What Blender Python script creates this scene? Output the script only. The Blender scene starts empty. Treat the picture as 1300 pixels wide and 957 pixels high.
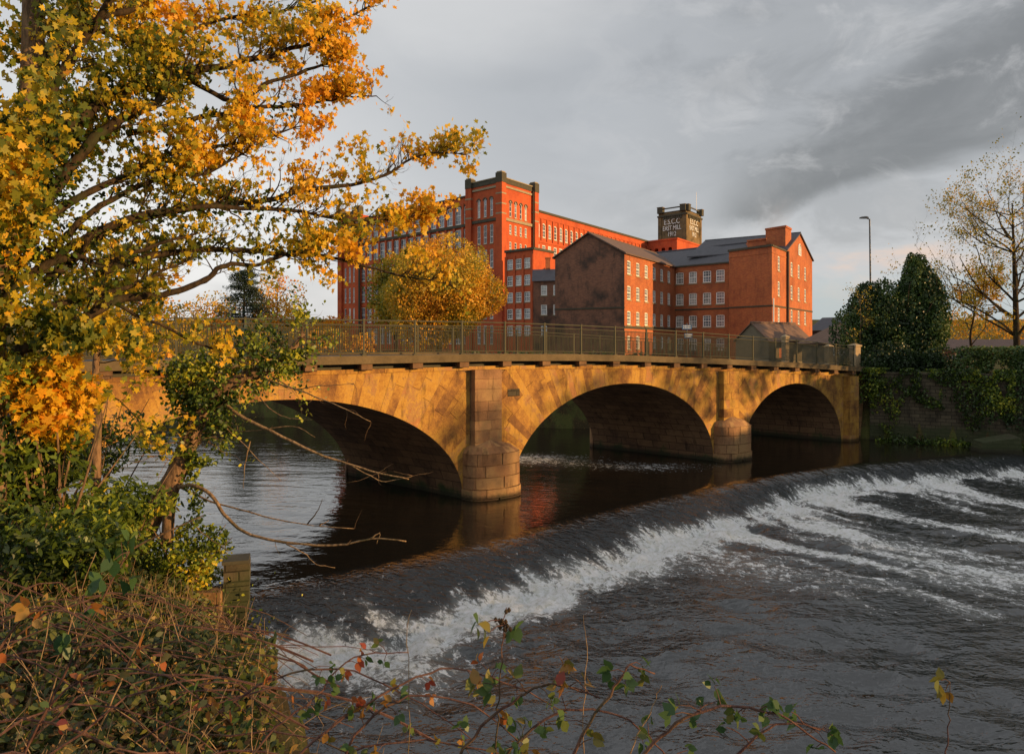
import bpy, math, random
import numpy as np
from mathutils import Vector, Matrix
random.seed(7); rng = np.random.default_rng(11)
R = math.radians
col = bpy.context.scene.collection
EYE = 6.2; F = 900.0; HOR = 434.0

def at(px, py, Y):
    """world point that the photograph shows at pixel px, py at depth Y"""
    return np.array([(px-650)/F*Y, Y, EYE-(py-HOR)/F*Y])

# ------------------------------------------------------------------ nodes
def new_mat(name):
    m = bpy.data.materials.new(name); m.use_nodes = True
    nt = m.node_tree; nt.nodes.clear()
    return m, nt
class NT:
    def __init__(s, nt): s.nt = nt
    def n(s, t, **kw):
        nd = s.nt.nodes.new(t)
        for k, v in kw.items():
            if k.startswith('i_'):
                key = k[2:]; key = int(key) if key.isdigit() else key.replace('_', ' ')
                s.set(nd.inputs[key], v)
            else: setattr(nd, k, v)
        return nd
    def set(s, inp, v):
        if isinstance(v, bpy.types.NodeSocket): s.nt.links.new(v, inp)
        else:
            if hasattr(inp, 'default_value'):
                try: inp.default_value = v
                except Exception: inp.default_value = (*v, 1.0) if len(v) == 3 else v
    def math(s, op, a, b=0.0, c=None, clamp=False):
        nd = s.nt.nodes.new('ShaderNodeMath'); nd.operation = op; nd.use_clamp = clamp
        s.set(nd.inputs[0], a); s.set(nd.inputs[1], b)
        if c is not None: s.set(nd.inputs[2], c)
        return nd.outputs[0]
    def mix(s, f, a, b, mode='MIX'):
        nd = s.nt.nodes.new('ShaderNodeMix'); nd.data_type = 'RGBA'; nd.blend_type = mode
        s.set(nd.inputs[0], f)
        for i, v in ((6, a), (7, b)):
            s.set(nd.inputs[i], v if isinstance(v, bpy.types.NodeSocket) else (*v, 1.0))
        return nd.outputs[2]
    def ramp(s, f, stops, interp='LINEAR'):
        nd = s.nt.nodes.new('ShaderNodeValToRGB'); s.set(nd.inputs[0], f)
        cr = nd.color_ramp; cr.interpolation = interp
        while len(cr.elements) < len(stops): cr.elements.new(0.5)
        for e, (p, c) in zip(cr.elements, stops):
            e.position = p; e.color = (*c, 1.0) if len(c) == 3 else (c[0],)*3+(1.0,)
        return nd.outputs[0]
    def smooth(s, v, a, b):
        nd = s.nt.nodes.new('ShaderNodeMapRange'); nd.interpolation_type = 'SMOOTHSTEP'
        s.set(nd.inputs[0], v); nd.inputs[1].default_value = a; nd.inputs[2].default_value = b
        return nd.outputs[0]
    def noise(s, vec, scale, detail=4, rough=0.55, dist=0.0):
        nd = s.n('ShaderNodeTexNoise', i_Scale=scale, i_Detail=detail, i_Roughness=rough, i_Distortion=dist)
        if vec is not None: s.set(nd.inputs['Vector'], vec)
        return nd.outputs[0]
    def obj(s): return s.nt.nodes.new('ShaderNodeTexCoord').outputs['Object']
    def pos(s): return s.nt.nodes.new('ShaderNodeNewGeometry').outputs['Position']
    def uv(s): return s.nt.nodes.new('ShaderNodeTexCoord').outputs['UV']
    def island(s): return s.nt.nodes.new('ShaderNodeNewGeometry').outputs['Random Per Island']
    def attr(s, name):
        nd = s.nt.nodes.new('ShaderNodeAttribute'); nd.attribute_name = name; return nd.outputs['Fac']
    def vmul(s, v, k):
        nd = s.nt.nodes.new('ShaderNodeVectorMath'); nd.operation = 'MULTIPLY'
        s.set(nd.inputs[0], v); nd.inputs[1].default_value = k; return nd.outputs[0]
    def bump(s, h, strength=0.3, dist=0.05):
        nd = s.n('ShaderNodeBump', i_Strength=strength, i_Distance=dist, i_Height=h); return nd.outputs[0]
    def principled(s, base, rough=0.8, normal=None, spec=0.3, metallic=0.0):
        nd = s.n('ShaderNodeBsdfPrincipled')
        s.set(nd.inputs['Base Color'], base if isinstance(base, bpy.types.NodeSocket) else (*base, 1))
        s.set(nd.inputs['Roughness'], rough); s.set(nd.inputs['Specular IOR Level'], spec)
        s.set(nd.inputs['Metallic'], metallic)
        if normal is not None: s.set(nd.inputs['Normal'], normal)
        return nd.outputs[0]
    def out(s, sh):
        o = s.nt.nodes.new('ShaderNodeOutputMaterial'); s.nt.links.new(sh, o.inputs[0])

def mat_plain(name, c, rough=0.7, var=0.35, scale=3.0, metallic=0.0, spec=0.3, bump=0.2):
    m, nt = new_mat(name); t = NT(nt); p = t.pos()
    f = t.noise(p, scale, 5); f2 = t.noise(p, scale*9, 3)
    k = t.math('MULTIPLY_ADD', f, var*2, 1-var)
    k = t.math('MULTIPLY', k, t.math('MULTIPLY_ADD', f2, var, 1-var/2))
    cc = t.mix(1.0, c, t.n('ShaderNodeCombineColor', i_0=k, i_1=k, i_2=k).outputs[0], 'MULTIPLY')
    t.out(t.principled(cc, rough, t.bump(f2, bump, 0.02), spec, metallic)); return m

def mat_brick(name, c1, c2, dark, mortar=(.3, .26, .2), stain=0.5, scale=1.0, sootz=None):
    m, nt = new_mat(name); t = NT(nt); uv = t.uv(); p = t.pos()
    br = t.n('ShaderNodeTexBrick', i_Vector=uv, i_Scale=scale, i_Mortar_Size=0.007, i_Mortar_Smooth=0.3, i_Bias=0.0, i_Brick_Width=0.24, i_Row_Height=0.08)
    br.inputs['Color1'].default_value = (*c1, 1); br.inputs['Color2'].default_value = (*c2, 1); br.inputs['Mortar'].default_value = (*mortar, 1)
    n1 = t.noise(p, .35, 6, .65); n2 = t.noise(t.vmul(p, (1, 1, .35)), 1.6, 6, .7); n3 = t.noise(p, 9, 3)
    c = t.mix(t.math('MULTIPLY', t.smooth(n1, .42, .68), stain), br.outputs[0], dark)
    c = t.mix(t.math('MULTIPLY', t.smooth(n2, .5, .75), stain), c, dark)
    c = t.mix(t.math('MULTIPLY', t.smooth(n3, .5, .7), .3), c, c2)
    pt = t.noise(t.vmul(p, (1, 1, 3.5)), 2.2, 3, .6); c = t.mix(t.math('MULTIPLY', t.smooth(pt, .55, .72), .38), c, dark)
    vs_ = t.noise(t.vmul(p, (1, 1, .12)), 1.9, 5, .7); c = t.mix(t.math('MULTIPLY', t.smooth(vs_, .54, .72), .5), c, dark)
    t.out(t.principled(c, .88, t.bump(br.outputs[1], -.5, .01), .2)); return m

def mat_stone(name, stops, rough=.85, brick=None, moss=0.0, mossz=0.6, bumpk=.5):
    """stone whose blocks (mesh islands) differ in tone"""
    m, nt = new_mat(name); t = NT(nt); p = t.pos()
    n1 = t.noise(p, 1.1, 6, .6); n2 = t.noise(p, 7, 5, .65); n3 = t.noise(p, 40, 3)
    if brick:
        br = t.n('ShaderNodeTexBrick', i_Vector=t.uv(), i_Scale=1.0, i_Mortar_Size=brick[2], i_Mortar_Smooth=.4, i_Bias=0.0, i_Brick_Width=brick[0], i_Row_Height=brick[1])
        br.inputs['Color1'].default_value = (0, 0, 0, 1); br.inputs['Color2'].default_value = (1, 1, 1, 1); br.inputs['Mortar'].default_value = (.5, .5, .5, 1)
        isl = t.math('MULTIPLY', br.outputs[0], 1.0)
    else: isl = t.island()
    n4 = t.noise(t.vmul(p, (1, 1, .22)), 3.2, 6, .7); n5 = t.noise(p, 22, 4, .7)
    f = t.math('ADD', t.math('ADD', .06, t.math('MULTIPLY', isl, .34)), t.math('MULTIPLY', t.math('SUBTRACT', n1, .5), 1.1))
    f = t.math('ADD', f, t.math('MULTIPLY', n2, .34)); f = t.math('ADD', f, t.math('MULTIPLY', t.math('SUBTRACT', n5, .42), .5))
    c = t.ramp(f, stops)
    c = t.mix(t.smooth(n2, .6, .8), c, stops[0][1])
    if brick: c = t.mix(t.math('MULTIPLY', br.outputs[1], .75), c, tuple(x*.35 for x in stops[0][1]))
    c = t.mix(t.math('MULTIPLY', t.smooth(n4, .52, .70), .62), c, tuple(x*.42 for x in stops[0][1]))
    if moss:
        z = t.n('ShaderNodeSeparateXYZ', i_Vector=p).outputs[2]
        k = t.math('MULTIPLY', t.smooth(t.math('ADD', z, t.math('MULTIPLY', t.math('SUBTRACT', n1, .5), -2.6)), mossz-.3, mossz-.95), moss)
        c = t.mix(k, c, (.035, .05, .018))
    zw = t.n('ShaderNodeSeparateXYZ', i_Vector=p).outputs[2]; c = t.mix(t.math('MULTIPLY', t.smooth(t.math('ADD', zw, t.math('MULTIPLY', n2, -.25)), .14, -.02), .75), c, (.025, .022, .014))
    h = t.math('ADD', n2, t.math('MULTIPLY', n3, .4))
    if brick: h = t.math('SUBTRACT', h, t.math('MULTIPLY', br.outputs[1], 1.5))
    t.out(t.principled(c, rough, t.bump(h, bumpk, .03), .25)); return m

def mat_leaf(name, stops, trans=.35, rough=.5):
    m, nt = new_mat(name); t = NT(nt)
    c = t.ramp(t.attr('tint'), stops)
    n = t.noise(t.pos(), 30, 2); c = t.mix(t.math('MULTIPLY', t.smooth(n, .5, .75), .35), c, stops[0][1])
    d = t.principled(c, rough, None, .35)
    tr = t.n('ShaderNodeBsdfTranslucent'); t.set(tr.inputs[0], c)
    mx = t.n('ShaderNodeMixShader', i_0=trans); nt.links.new(d, mx.inputs[1]); nt.links.new(tr.outputs[0], mx.inputs[2])
    t.out(mx.outputs[0]); return m

def mat_bark(name, c1, c2):
    m, nt = new_mat(name); t = NT(nt); p = t.pos()
    n1 = t.noise(t.vmul(p, (1, 1, .3)), 14, 5, .7); n2 = t.noise(p, 2.5, 4)
    c = t.mix(t.smooth(n1, .35, .65), c1, c2); c = t.mix(t.math('MULTIPLY', t.smooth(n2, .5, .7), .6), c, (.05, .06, .025))
    t.out(t.principled(c, .9, t.bump(n1, .7, .02), .15)); return m

def mat_glass(name, tint=(.09, .11, .13)):
    """old window panes over a dim room: reflective, each pane set a little differently"""
    m, nt = new_mat(name); t = NT(nt); p = t.pos()
    n = t.noise(p, .9, 3); n2 = t.noise(p, 3.5, 2)
    c = t.mix(t.smooth(n, .35, .65), tint, tuple(x*2.6 for x in tint))
    t.out(t.principled(c, .12, t.bump(n2, .12, .05), .9)); return m

M = {}
M['brick_red'] = mat_brick('red_mill_brick', (.54, .105, .032), (.47, .08, .028), (.24, .045, .025), (.40, .15, .07), .5)
M['brick_old'] = mat_brick('old_orange_brick', (.50, .160, .052), (.37, .095, .042), (.15, .055, .036), (.36, .19, .10), .5)
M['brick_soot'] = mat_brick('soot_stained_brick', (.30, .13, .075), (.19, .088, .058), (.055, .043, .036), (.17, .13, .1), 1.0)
M['brick_dark'] = mat_brick('dark_brick', (.09, .06, .045), (.06, .045, .035), (.03, .025, .02), (.1, .08, .06), .6)
M['stone_trim'] = mat_plain('weathered_stone_trim', (.30, .25, .16), .85, .4, 2.0)
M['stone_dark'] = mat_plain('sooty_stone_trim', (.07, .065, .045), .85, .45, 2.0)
M['slate'] = mat_plain('slate_roof', (.065, .065, .075), .65, .4, 2.0)
M['tile'] = mat_plain('brown_tile_roof', (.16, .10, .07), .8, .35, 2.0)
M['white'] = mat_plain('white_paint', (.82, .81, .77), .5, .12, 5.0)
M['letter'] = mat_plain('white_lettering', (.78, .78, .74), .6, .15, 5.0)
M['glass'] = mat_glass('window_glass')
M['glass_pale'] = mat_glass('blind_behind_glass', (.20, .21, .20))
M['glass_dark'] = mat_glass('dark_room_glass', (.02, .024, .028))
M['steel'] = mat_plain('grey_steel', (.09, .09, .085), .5, .2, 3.0, .5)
M['rail'] = mat_plain('weathered_green_railing_paint', (.060, .056, .030), .7, .35, 4.0)
M['concrete'] = mat_plain('weathered_concrete', (.12, .088, .045), .9, .6, 1.5)
M['asphalt'] = mat_plain('asphalt', (.05, .05, .05), .9, .3, 3.0)
M['blue_sign'] = mat_plain('blue_sign_paint', (.06, .13, .26), .5, .15, 5.0)
SAND = [(0, (.10, .05, .022)), (.22, (.20, .095, .033)), (.40, (.36, .185, .042)), (.54, (.47, .265, .050)), (.66, (.32, .18, .07)), (.80, (.42, .18, .06)), (1, (.58, .36, .12))]
M['sand'] = mat_stone('sandstone_blocks', SAND, moss=.85, mossz=.25)
M['sand_back'] = mat_stone('sandstone_coursed', [(0, (.09, .045, .024)), (.4, (.24, .14, .065)), (.7, (.33, .19, .085)), (1, (.38, .24, .12))], brick=(.8, .36, .012), moss=.8, mossz=.4)
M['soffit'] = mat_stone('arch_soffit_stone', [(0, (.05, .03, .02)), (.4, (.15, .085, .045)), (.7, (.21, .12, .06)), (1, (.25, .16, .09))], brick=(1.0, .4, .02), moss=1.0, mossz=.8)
M['drum'] = mat_stone('red_sandstone_pier_blocks', [(0, (.13, .07, .035)), (.35, (.27, .145, .07)), (.6, (.36, .22, .095)), (.8, (.40, .22, .10)), (1, (.44, .30, .15))], moss=.9, mossz=.55)
M['rubble'] = mat_stone('river_wall_stone', [(0, (.03, .025, .016)), (.4, (.075, .062, .04)), (.7, (.115, .095, .06)), (1, (.18, .15, .10))], brick=(.55, .22, .02), moss=.7, mossz=1.6)
M['post'] = mat_plain('gatepost_stone', (.32, .24, .14), .9, .35, 3.0, bump=.6)
M['bark_dark'] = mat_bark('dark_bark', (.02, .014, .009), (.06, .04, .022))
M['bark'] = mat_bark('brown_bark', (.08, .05, .03), (.24, .15, .085))
M['twig'] = mat_bark('dead_stem', (.12, .08, .045), (.34, .23, .13))
M['bramble_stem'] = mat_bark('bramble_stem', (.06, .03, .028), (.14, .075, .055))
M['leaf_syc'] = mat_leaf('sycamore_leaves', [(0, (.045, .075, .012)), (.25, (.20, .22, .02)), (.45, (.70, .50, .03)), (.72, (.84, .46, .025)), (1, (.80, .27, .015))], .5)
M['leaf_gold'] = mat_leaf('golden_leaves', [(0, (.08, .10, .015)), (.3, (.28, .26, .025)), (.6, (.58, .38, .03)), (1, (.78, .34, .025))], .35)
M['leaf_ivy'] = mat_leaf('ivy_leaves', [(0, (.02, .038, .009)), (.4, (.07, .12, .016)), (.75, (.22, .26, .025)), (1, (.45, .42, .035))], .2, .4)
M['leaf_dark'] = mat_leaf('evergreen_leaves', [(0, (.018, .036, .012)), (.5, (.045, .085, .022)), (.85, (.09, .14, .03)), (1, (.18, .19, .04))], .2, .45)
M['leaf_shrub'] = mat_leaf('laurel_leaves', [(0, (.03, .05, .012)), (.5, (.12, .18, .02)), (.8, (.34, .36, .03)), (1, (.6, .42, .03))], .3, .4)
M['leaf_bramble'] = mat_leaf('bramble_leaves', [(0, (.03, .075, .025)), (.5, (.07, .13, .035)), (.7, (.17, .15, .03)), (.85, (.35, .15, .03)), (1, (.25, .05, .03))], .35, .45)
M['leaf_pine'] = mat_leaf('pine_needles', [(0, (.015, .03, .02)), (.6, (.03, .055, .035)), (1, (.06, .08, .04))], .1)

# ------------------------------------------------------------------ objects
WL = {}
def tag(o, label=None, cat=None, group=None, kind=None):
    if label: o['label'] = label
    if cat: o['category'] = cat
    if group: o['group'] = group
    if kind: o['kind'] = kind
    return o
def empty(name, loc, label, cat, group=None):
    o = bpy.data.objects.new(name, None); col.objects.link(o); o.location = loc; o.empty_display_size = .3
    WL[o.name] = Vector(loc); return tag(o, label, cat, group)
class MB:
    def __init__(s): s.v = []; s.f = []; s.m = []; s.uv = []
    def face(s, pts, m=0, uv=None):
        b = len(s.v); s.v += [tuple(map(float, p)) for p in pts]
        s.f.append(tuple(range(b, b+len(pts)))); s.m.append(m)
        if uv is None:
            P = [Vector(p) for p in pts]; e = (P[1]-P[0]); n = e.cross(P[-1]-P[0])
            n = n.normalized() if n.length > 1e-9 else Vector((0, 0, 1))
            ax = Vector((0, 0, 1)).cross(n)
            ax = ax.normalized() if ax.length > 1e-3 else Vector((1, 0, 0))
            ay = n.cross(ax); uv = [(p.dot(ax), p.dot(ay)) for p in P]
        s.uv += uv
    def hexa(s, p, m=0):
        """p: 4 bottom + 4 top points; one connected island"""
        b = len(s.v); s.v += [tuple(map(float, q)) for q in p]
        for f in ((3, 2, 1, 0), (4, 5, 6, 7), (0, 1, 5, 4), (1, 2, 6, 5), (2, 3, 7, 6), (3, 0, 4, 7)):
            s.f.append(tuple(b+i for i in f)); s.m.append(m)
            P = [Vector(p[i]) for i in f]; n = (P[1]-P[0]).cross(P[3]-P[0])
            n = n.normalized() if n.length > 1e-9 else Vector((0, 0, 1))
            ax = Vector((0, 0, 1)).cross(n); ax = ax.normalized() if ax.length > 1e-3 else Vector((1, 0, 0))
            ay = n.cross(ax); s.uv += [(q.dot(ax), q.dot(ay)) for q in P]
    def box(s, o, ux, lx, ly, z0, z1, m=0):
        """box from corner o (x,y) along unit ux by lx and to its left normal by ly"""
        ux = Vector((ux[0], ux[1])); uy = Vector((-ux[1], ux[0])); o = Vector((o[0], o[1]))
        c = [o, o+ux*lx, o+ux*lx+uy*ly, o+uy*ly]
        if lx*ly < 0: c = c[::-1]
        s.hexa([(*q, z0) for q in c]+[(*q, z1) for q in c], m)
    def cbox(s, c, d, m=0, rot=0.0):
        ux = Vector((math.cos(rot), math.sin(rot))); uy = Vector((-ux[1], ux[0])); o = Vector(c[:2])-ux*d[0]/2-uy*d[1]/2
        s.box(o, ux, d[0], d[1], c[2]-d[2]/2, c[2]+d[2]/2, m)
    def tube(s, pts, radii, n=6, m=0, cap=True):
        P = [Vector(p) for p in pts]; b = len(s.v); k = len(P)
        t0 = (P[1]-P[0]).normalized(); a = t0.orthogonal().normalized()
        L = 0.0
        for i, p in enumerate(P):
            t = (P[min(i+1, k-1)]-P[max(i-1, 0)])
            t = t.normalized() if t.length > 1e-9 else t0
            a = (a-t*a.dot(t)); a = a.normalized() if a.length > 1e-6 else t.orthogonal().normalized()
            c = t.cross(a); r = radii[i] if hasattr(radii, '__len__') else radii
            for j in range(n):
                q = p+(a*math.cos(2*math.pi*j/n)+c*math.sin(2*math.pi*j/n))*r; s.v.append(tuple(q))
        for i in range(k-1):
            for j in range(n):
                j2 = (j+1) % n; s.f.append((b+i*n+j, b+i*n+j2, b+(i+1)*n+j2, b+(i+1)*n+j)); s.m.append(m)
                s.uv += [(j/n, i), ((j+1)/n, i), ((j+1)/n, i+1), (j/n, i+1)]
        if cap:
            for ring, rev in ((0, True), (k-1, False)):
                f = [b+ring*n+j for j in range(n)]; f = f[::-1] if rev else f
                s.f.append(tuple(f)); s.m.append(m); s.uv += [(0, 0)]*n
    def build(s, name, mats, parent=None, smooth=False):
        off = WL[parent.name] if parent is not None else Vector((0, 0, 0))
        me = bpy.data.meshes.new(name); v = [(x-off.x, y-off.y, z-off.z) for x, y, z in s.v]
        me.from_pydata(v, [], s.f)
        if not isinstance(mats, (list, tuple)): mats = [mats]
        for m in mats: me.materials.append(m)
        me.polygons.foreach_set('material_index', s.m)
        ul = me.uv_layers.new(name='UVMap'); ul.data.foreach_set('uv', np.array(s.uv, dtype=np.float32).ravel())
        if smooth: me.polygons.foreach_set('use_smooth', [True]*len(s.f))
        me.update(); o = bpy.data.objects.new(name, me); col.objects.link(o)
        if parent is not None: o.parent = parent
        WL[o.name] = off.copy(); return o
def origin_to(o, loc):
    """move a top-level mesh's origin to loc without moving its shape"""
    loc = Vector(loc); o.data.transform(Matrix.Translation(-loc)); o.location = loc; WL[o.name] = loc; return o

# ------------------------------------------------------------------ numpy noise
_perm = rng.random((64, 64, 64)).astype(np.float32)
def vnoise(x, y, z=0.0):
    x, y, z = np.broadcast_arrays(np.asarray(x, float), np.asarray(y, float), np.asarray(z, float))
    xi = np.floor(x).astype(int); yi = np.floor(y).astype(int); zi = np.floor(z).astype(int)
    fx = x-xi; fy = y-yi; fz = z-zi
    fx = fx*fx*(3-2*fx); fy = fy*fy*(3-2*fy); fz = fz*fz*(3-2*fz); r = 0
    for a in (0, 1):
        for b in (0, 1):
            for c in (0, 1):
                w = (fx if a else 1-fx)*(fy if b else 1-fy)*(fz if c else 1-fz)
                r = r + w*_perm[(xi+a) % 64, (yi+b) % 64, (zi+c) % 64]
    return r
def fbm(x, y, z=0.0, o=4):
    r = 0; a = .5; k = 1.0
    for i in range(o):
        r = r + a*vnoise(np.asarray(x)*k+i*7.3, np.asarray(y)*k+i*3.1, np.asarray(z)*k+i*5.7); a *= .5; k *= 2.03
    return r

# ------------------------------------------------------------------ leaves
LEAF = {
 'maple': [(0, 0), (.28, -.10), (.52, .12), (.30, .30), (.56, .64), (.20, .58), (0, 1), (-.20, .58), (-.56, .64), (-.30, .30), (-.52, .12), (-.28, -.10)],
 'oval': [(0, 0), (.30, .25), (.32, .6), (0, 1), (-.32, .6), (-.30, .25)],
 'leafy': [(0, 0), (.17, .12), (.30, .38), (.22, .62), (.10, .82), (0, 1), (-.12, .80), (-.26, .58), (-.27, .34), (-.14, .12)],
 'long': [(0, 0), (.16, .3), (.15, .65), (0, 1), (-.15, .65), (-.16, .3)],
 'quad': [(0, 0), (.42, .45), (0, 1), (-.42, .45)],
 'needle': [(0, 0), (.12, .5), (0, 1), (-.12, .5)],
}
def leaf_mesh(name, C, size, tint, kind, mat, parent=None, up=.5, off=None, direc=None, curl=.25):
    C = np.asarray(C, float); n = len(C); T = np.array(LEAF[kind]); k = len(T)
    N = rng.normal(size=(n, 3)); N[:, 2] = np.abs(N[:, 2])*.6+up; N /= np.linalg.norm(N, axis=1)[:, None]
    D = rng.normal(size=(n, 3)) if direc is None else np.asarray(direc)+rng.normal(size=(n, 3))*.35
    if direc is None: D[:, 2] -= .4
    D -= N*np.sum(D*N, axis=1)[:, None]; D /= np.linalg.norm(D, axis=1)[:, None]+1e-9
    S = np.cross(D, N); size = np.broadcast_to(np.asarray(size, float), (n,))
    cu = curl*(.4+rng.random(n))
    V = C[:, None, :] + size[:, None, None]*(T[None, :, 0:1]*S[:, None, :] + (T[None, :, 1:2]-.4)*D[:, None, :]
        + ((np.abs(T[None, :, 0:1])*.8 - (T[None, :, 1:2]**2)*.6)*cu[:, None, None])*N[:, None, :])
    o0 = np.array(WL[parent.name]) if parent is not None else np.zeros(3)
    V = (V.reshape(-1, 3)-o0).astype(np.float32)
    me = bpy.data.meshes.new(name); me.vertices.add(n*k); me.vertices.foreach_set('co', V.ravel())
    me.loops.add(n*k); me.loops.foreach_set('vertex_index', np.arange(n*k, dtype=np.int32))
    me.polygons.add(n); me.polygons.foreach_set('loop_start', np.arange(0, n*k, k, dtype=np.int32))
    try: me.polygons.foreach_set('loop_total', np.full(n, k, dtype=np.int32))
    except Exception: pass
    me.materials.append(mat)
    a = me.attributes.new('tint', 'FLOAT', 'POINT'); a.data.foreach_set('value', np.repeat(np.clip(tint, 0, 1), k).astype(np.float32))
    me.update(); me.validate()
    o = bpy.data.objects.new(name, me); col.objects.link(o)
    if parent is not None: o.parent = parent
    WL[o.name] = Vector(o0); return o

def spline(P, per=4):
    P = np.asarray(P, float)
    if len(P) < 3: return np.array([P[0]+(P[-1]-P[0])*t for t in np.linspace(0, 1, per+1)])
    Q = np.vstack([2*P[0]-P[1], P, 2*P[-1]-P[-2]]); out = []
    for i in range(1, len(Q)-2):
        for t in np.linspace(0, 1, per, endpoint=False):
            a, b, c, d = Q[i-1], Q[i], Q[i+1], Q[i+2]
            out.append(.5*((2*b)+(c-a)*t+(2*a-5*b+4*c-d)*t*t+(3*b-a-3*c+d)*t**3))
    out.append(P[-1]); return np.array(out)
def unit(v): return v/(np.linalg.norm(v)+1e-9)

def grow(mb, start, d, length, r, level, tips, rnd, up=.12, wig=.35, n=5, kids=(5, 5, 4), shrink=.5, sides=5):
    """a wandering branch with side branches; collects tip points for leaves"""
    pts = [np.array(start, float)]; d = unit(np.array(d, float)); seg = length/n; dirs = [d]
    for i in range(n):
        d = unit(d+np.array([rnd.gauss(0, 1), rnd.gauss(0, 1), rnd.gauss(0, 1)])*wig*.5+np.array([0, 0, up])); dirs.append(d)
        pts.append(pts[-1]+d*seg)
    rr = [r*(1-.75*i/n) for i in range(n+1)]
    mb.tube(pts, rr, sides if level else 3, cap=False)
    if level == 0:
        for p in pts[1:]: tips.append((p, dirs[-1]))
        return
    for k in range(kids[level-1] if level-1 < len(kids) else 4):
        i = rnd.uniform(.15, 1)*n; a = int(min(i, n-1)); f = i-a; p = pts[a]*(1-f)+pts[a+1]*f
        side = np.array([rnd.gauss(0, 1), rnd.gauss(0, 1), rnd.gauss(0, .8)]); side = side-dirs[a]*side.dot(dirs[a])
        dd = unit(dirs[a]*rnd.uniform(.5, 1.1)+unit(side)*rnd.uniform(.5, 1.0))
        grow(mb, p, dd, length*shrink*rnd.uniform(.7, 1.25), r*.5*(1-.5*i/n), level-1, tips, rnd, up, wig, max(3, n-1), kids, shrink, sides)
# ================================================================== the river bed, banks and water
POLY = np.array([(0.5, 2.2), (-1.4, 6), (-3.5, 10.5), (-5.9, 15.6), (-7.6, 17.2), (-10.5, 19.2), (-14.2, 20.4), (-19, 25), (-26, 34), (-44, 52), (-70, 75), (-60, 86), (-38, 66), (-19, 57.5), (-4, 52), (3.9, 51), (13, 50.5), (17, 49.6), (22.6, 45.2), (30.2, 41), (37, 36.5), (43, 29), (48, 19), (51, 6), (53, -12), (56, -40), (20, -40), (6, -8)])
def poly_sd(X, Y):
    """signed distance to the river outline, negative inside"""
    A = POLY; B = np.roll(POLY, -1, 0); d2 = np.full(X.shape, 1e9); inside = np.zeros(X.shape, bool)
    for (ax, ay), (bx, by) in zip(A, B):
        ex, ey = bx-ax, by-ay; t = np.clip(((X-ax)*ex+(Y-ay)*ey)/(ex*ex+ey*ey), 0, 1)
        d2 = np.minimum(d2, (X-ax-t*ex)**2+(Y-ay-t*ey)**2)
        c = ((ay > Y) != (by > Y)) & (X < (bx-ax)*(Y-ay)/(by-ay+1e-12)+ax); inside ^= c
    d = np.sqrt(d2); return np.where(inside, -d, d)
def ground_z(X, Y):
    X = np.asarray(X, float); Y = np.asarray(Y, float); sd = poly_sd(X, Y)
    left = 1/(1+np.exp((X-(-0.6*Y+4.5+np.maximum(0, Y-24)*.9)*1.0)/1.5)) * (Y < 70)
    near = 4.45-.21*np.clip(Y, 2, 16)+np.clip(sd, 0, 14)*.13+np.clip(Y-16, 0, 9)*.30-np.clip((Y-6)/6, 0, 1)*1.7*np.exp(-np.clip(sd, 0, 20)/1.1)
    far = 4.3+np.clip((Y-150)/120, 0, 1)**1.5*9+np.clip((Y-100)/500, 0, 1)*4
    base = np.where((X < 0.8) & (Y < 27) & (X < 6-.3*Y), near, far)
    base = base+(fbm(X*.35, Y*.35)-.5)*.5*(sd > .5)
    k = np.clip((sd+.25)/.7, 0, 1); k = k*k*(3-2*k)
    return -2.4+(base+2.4)*k
def axis(parts):
    out = []
    for a, b, st in parts: out += list(np.arange(a, b, st))
    return np.array(out+[parts[-1][1]])
gx = axis([(-900, -200, 50), (-200, -60, 7), (-60, -18, 1.4), (-18, 3, .35), (3, 40, .8), (40, 110, 2.5), (110, 300, 12), (300, 1200, 60)])
gy = axis([(-300, -40, 20), (-40, 0, 3), (0, 24, .35), (24, 60, .8), (60, 160, 2.5), (160, 400, 10), (400, 1600, 60)])
def grid_mesh(name, gx, gy, Z, mat):
    X, Y = np.meshgrid(gx, gy); nx, ny = len(gx), len(gy)
    V = np.stack([X, Y, Z], -1).reshape(-1, 3).astype(np.float32)
    i, j = np.meshgrid(np.arange(nx-1), np.arange(ny-1)); a = (j*nx+i).ravel()
    Fc = np.stack([a, a+1, a+1+nx, a+nx], -1).astype(np.int32); n = len(Fc)
    me = bpy.data.meshes.new(name); me.vertices.add(len(V)); me.vertices.foreach_set('co', V.ravel())
    me.loops.add(n*4); me.loops.foreach_set('vertex_index', Fc.ravel())
    me.polygons.add(n); me.polygons.foreach_set('loop_start', np.arange(0, n*4, 4, dtype=np.int32))
    me.polygons.foreach_set('use_smooth', np.ones(n, bool)); me.materials.append(mat); me.update(); me.validate()
    o = bpy.data.objects.new(name, me); col.objects.link(o); return o, Fc
m, nt = new_mat('bank_earth'); t = NT(nt); p = t.pos()
n1 = t.noise(p, .8, 6, .6); n2 = t.noise(p, 12, 5, .7)
c = t.mix(t.smooth(n1, .4, .6), (.045, .035, .018), (.075, .085, .025)); c = t.mix(t.smooth(n2, .52, .7), c, (.16, .10, .035))
t.out(t.principled(c, .95, t.bump(n2, .8, .06), .1)); M['earth'] = m
X, Y = np.meshgrid(gx, gy)
terrain, _ = grid_mesh('ground', gx, gy, ground_z(X, Y), M['earth']); tag(terrain, kind='structure')

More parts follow.
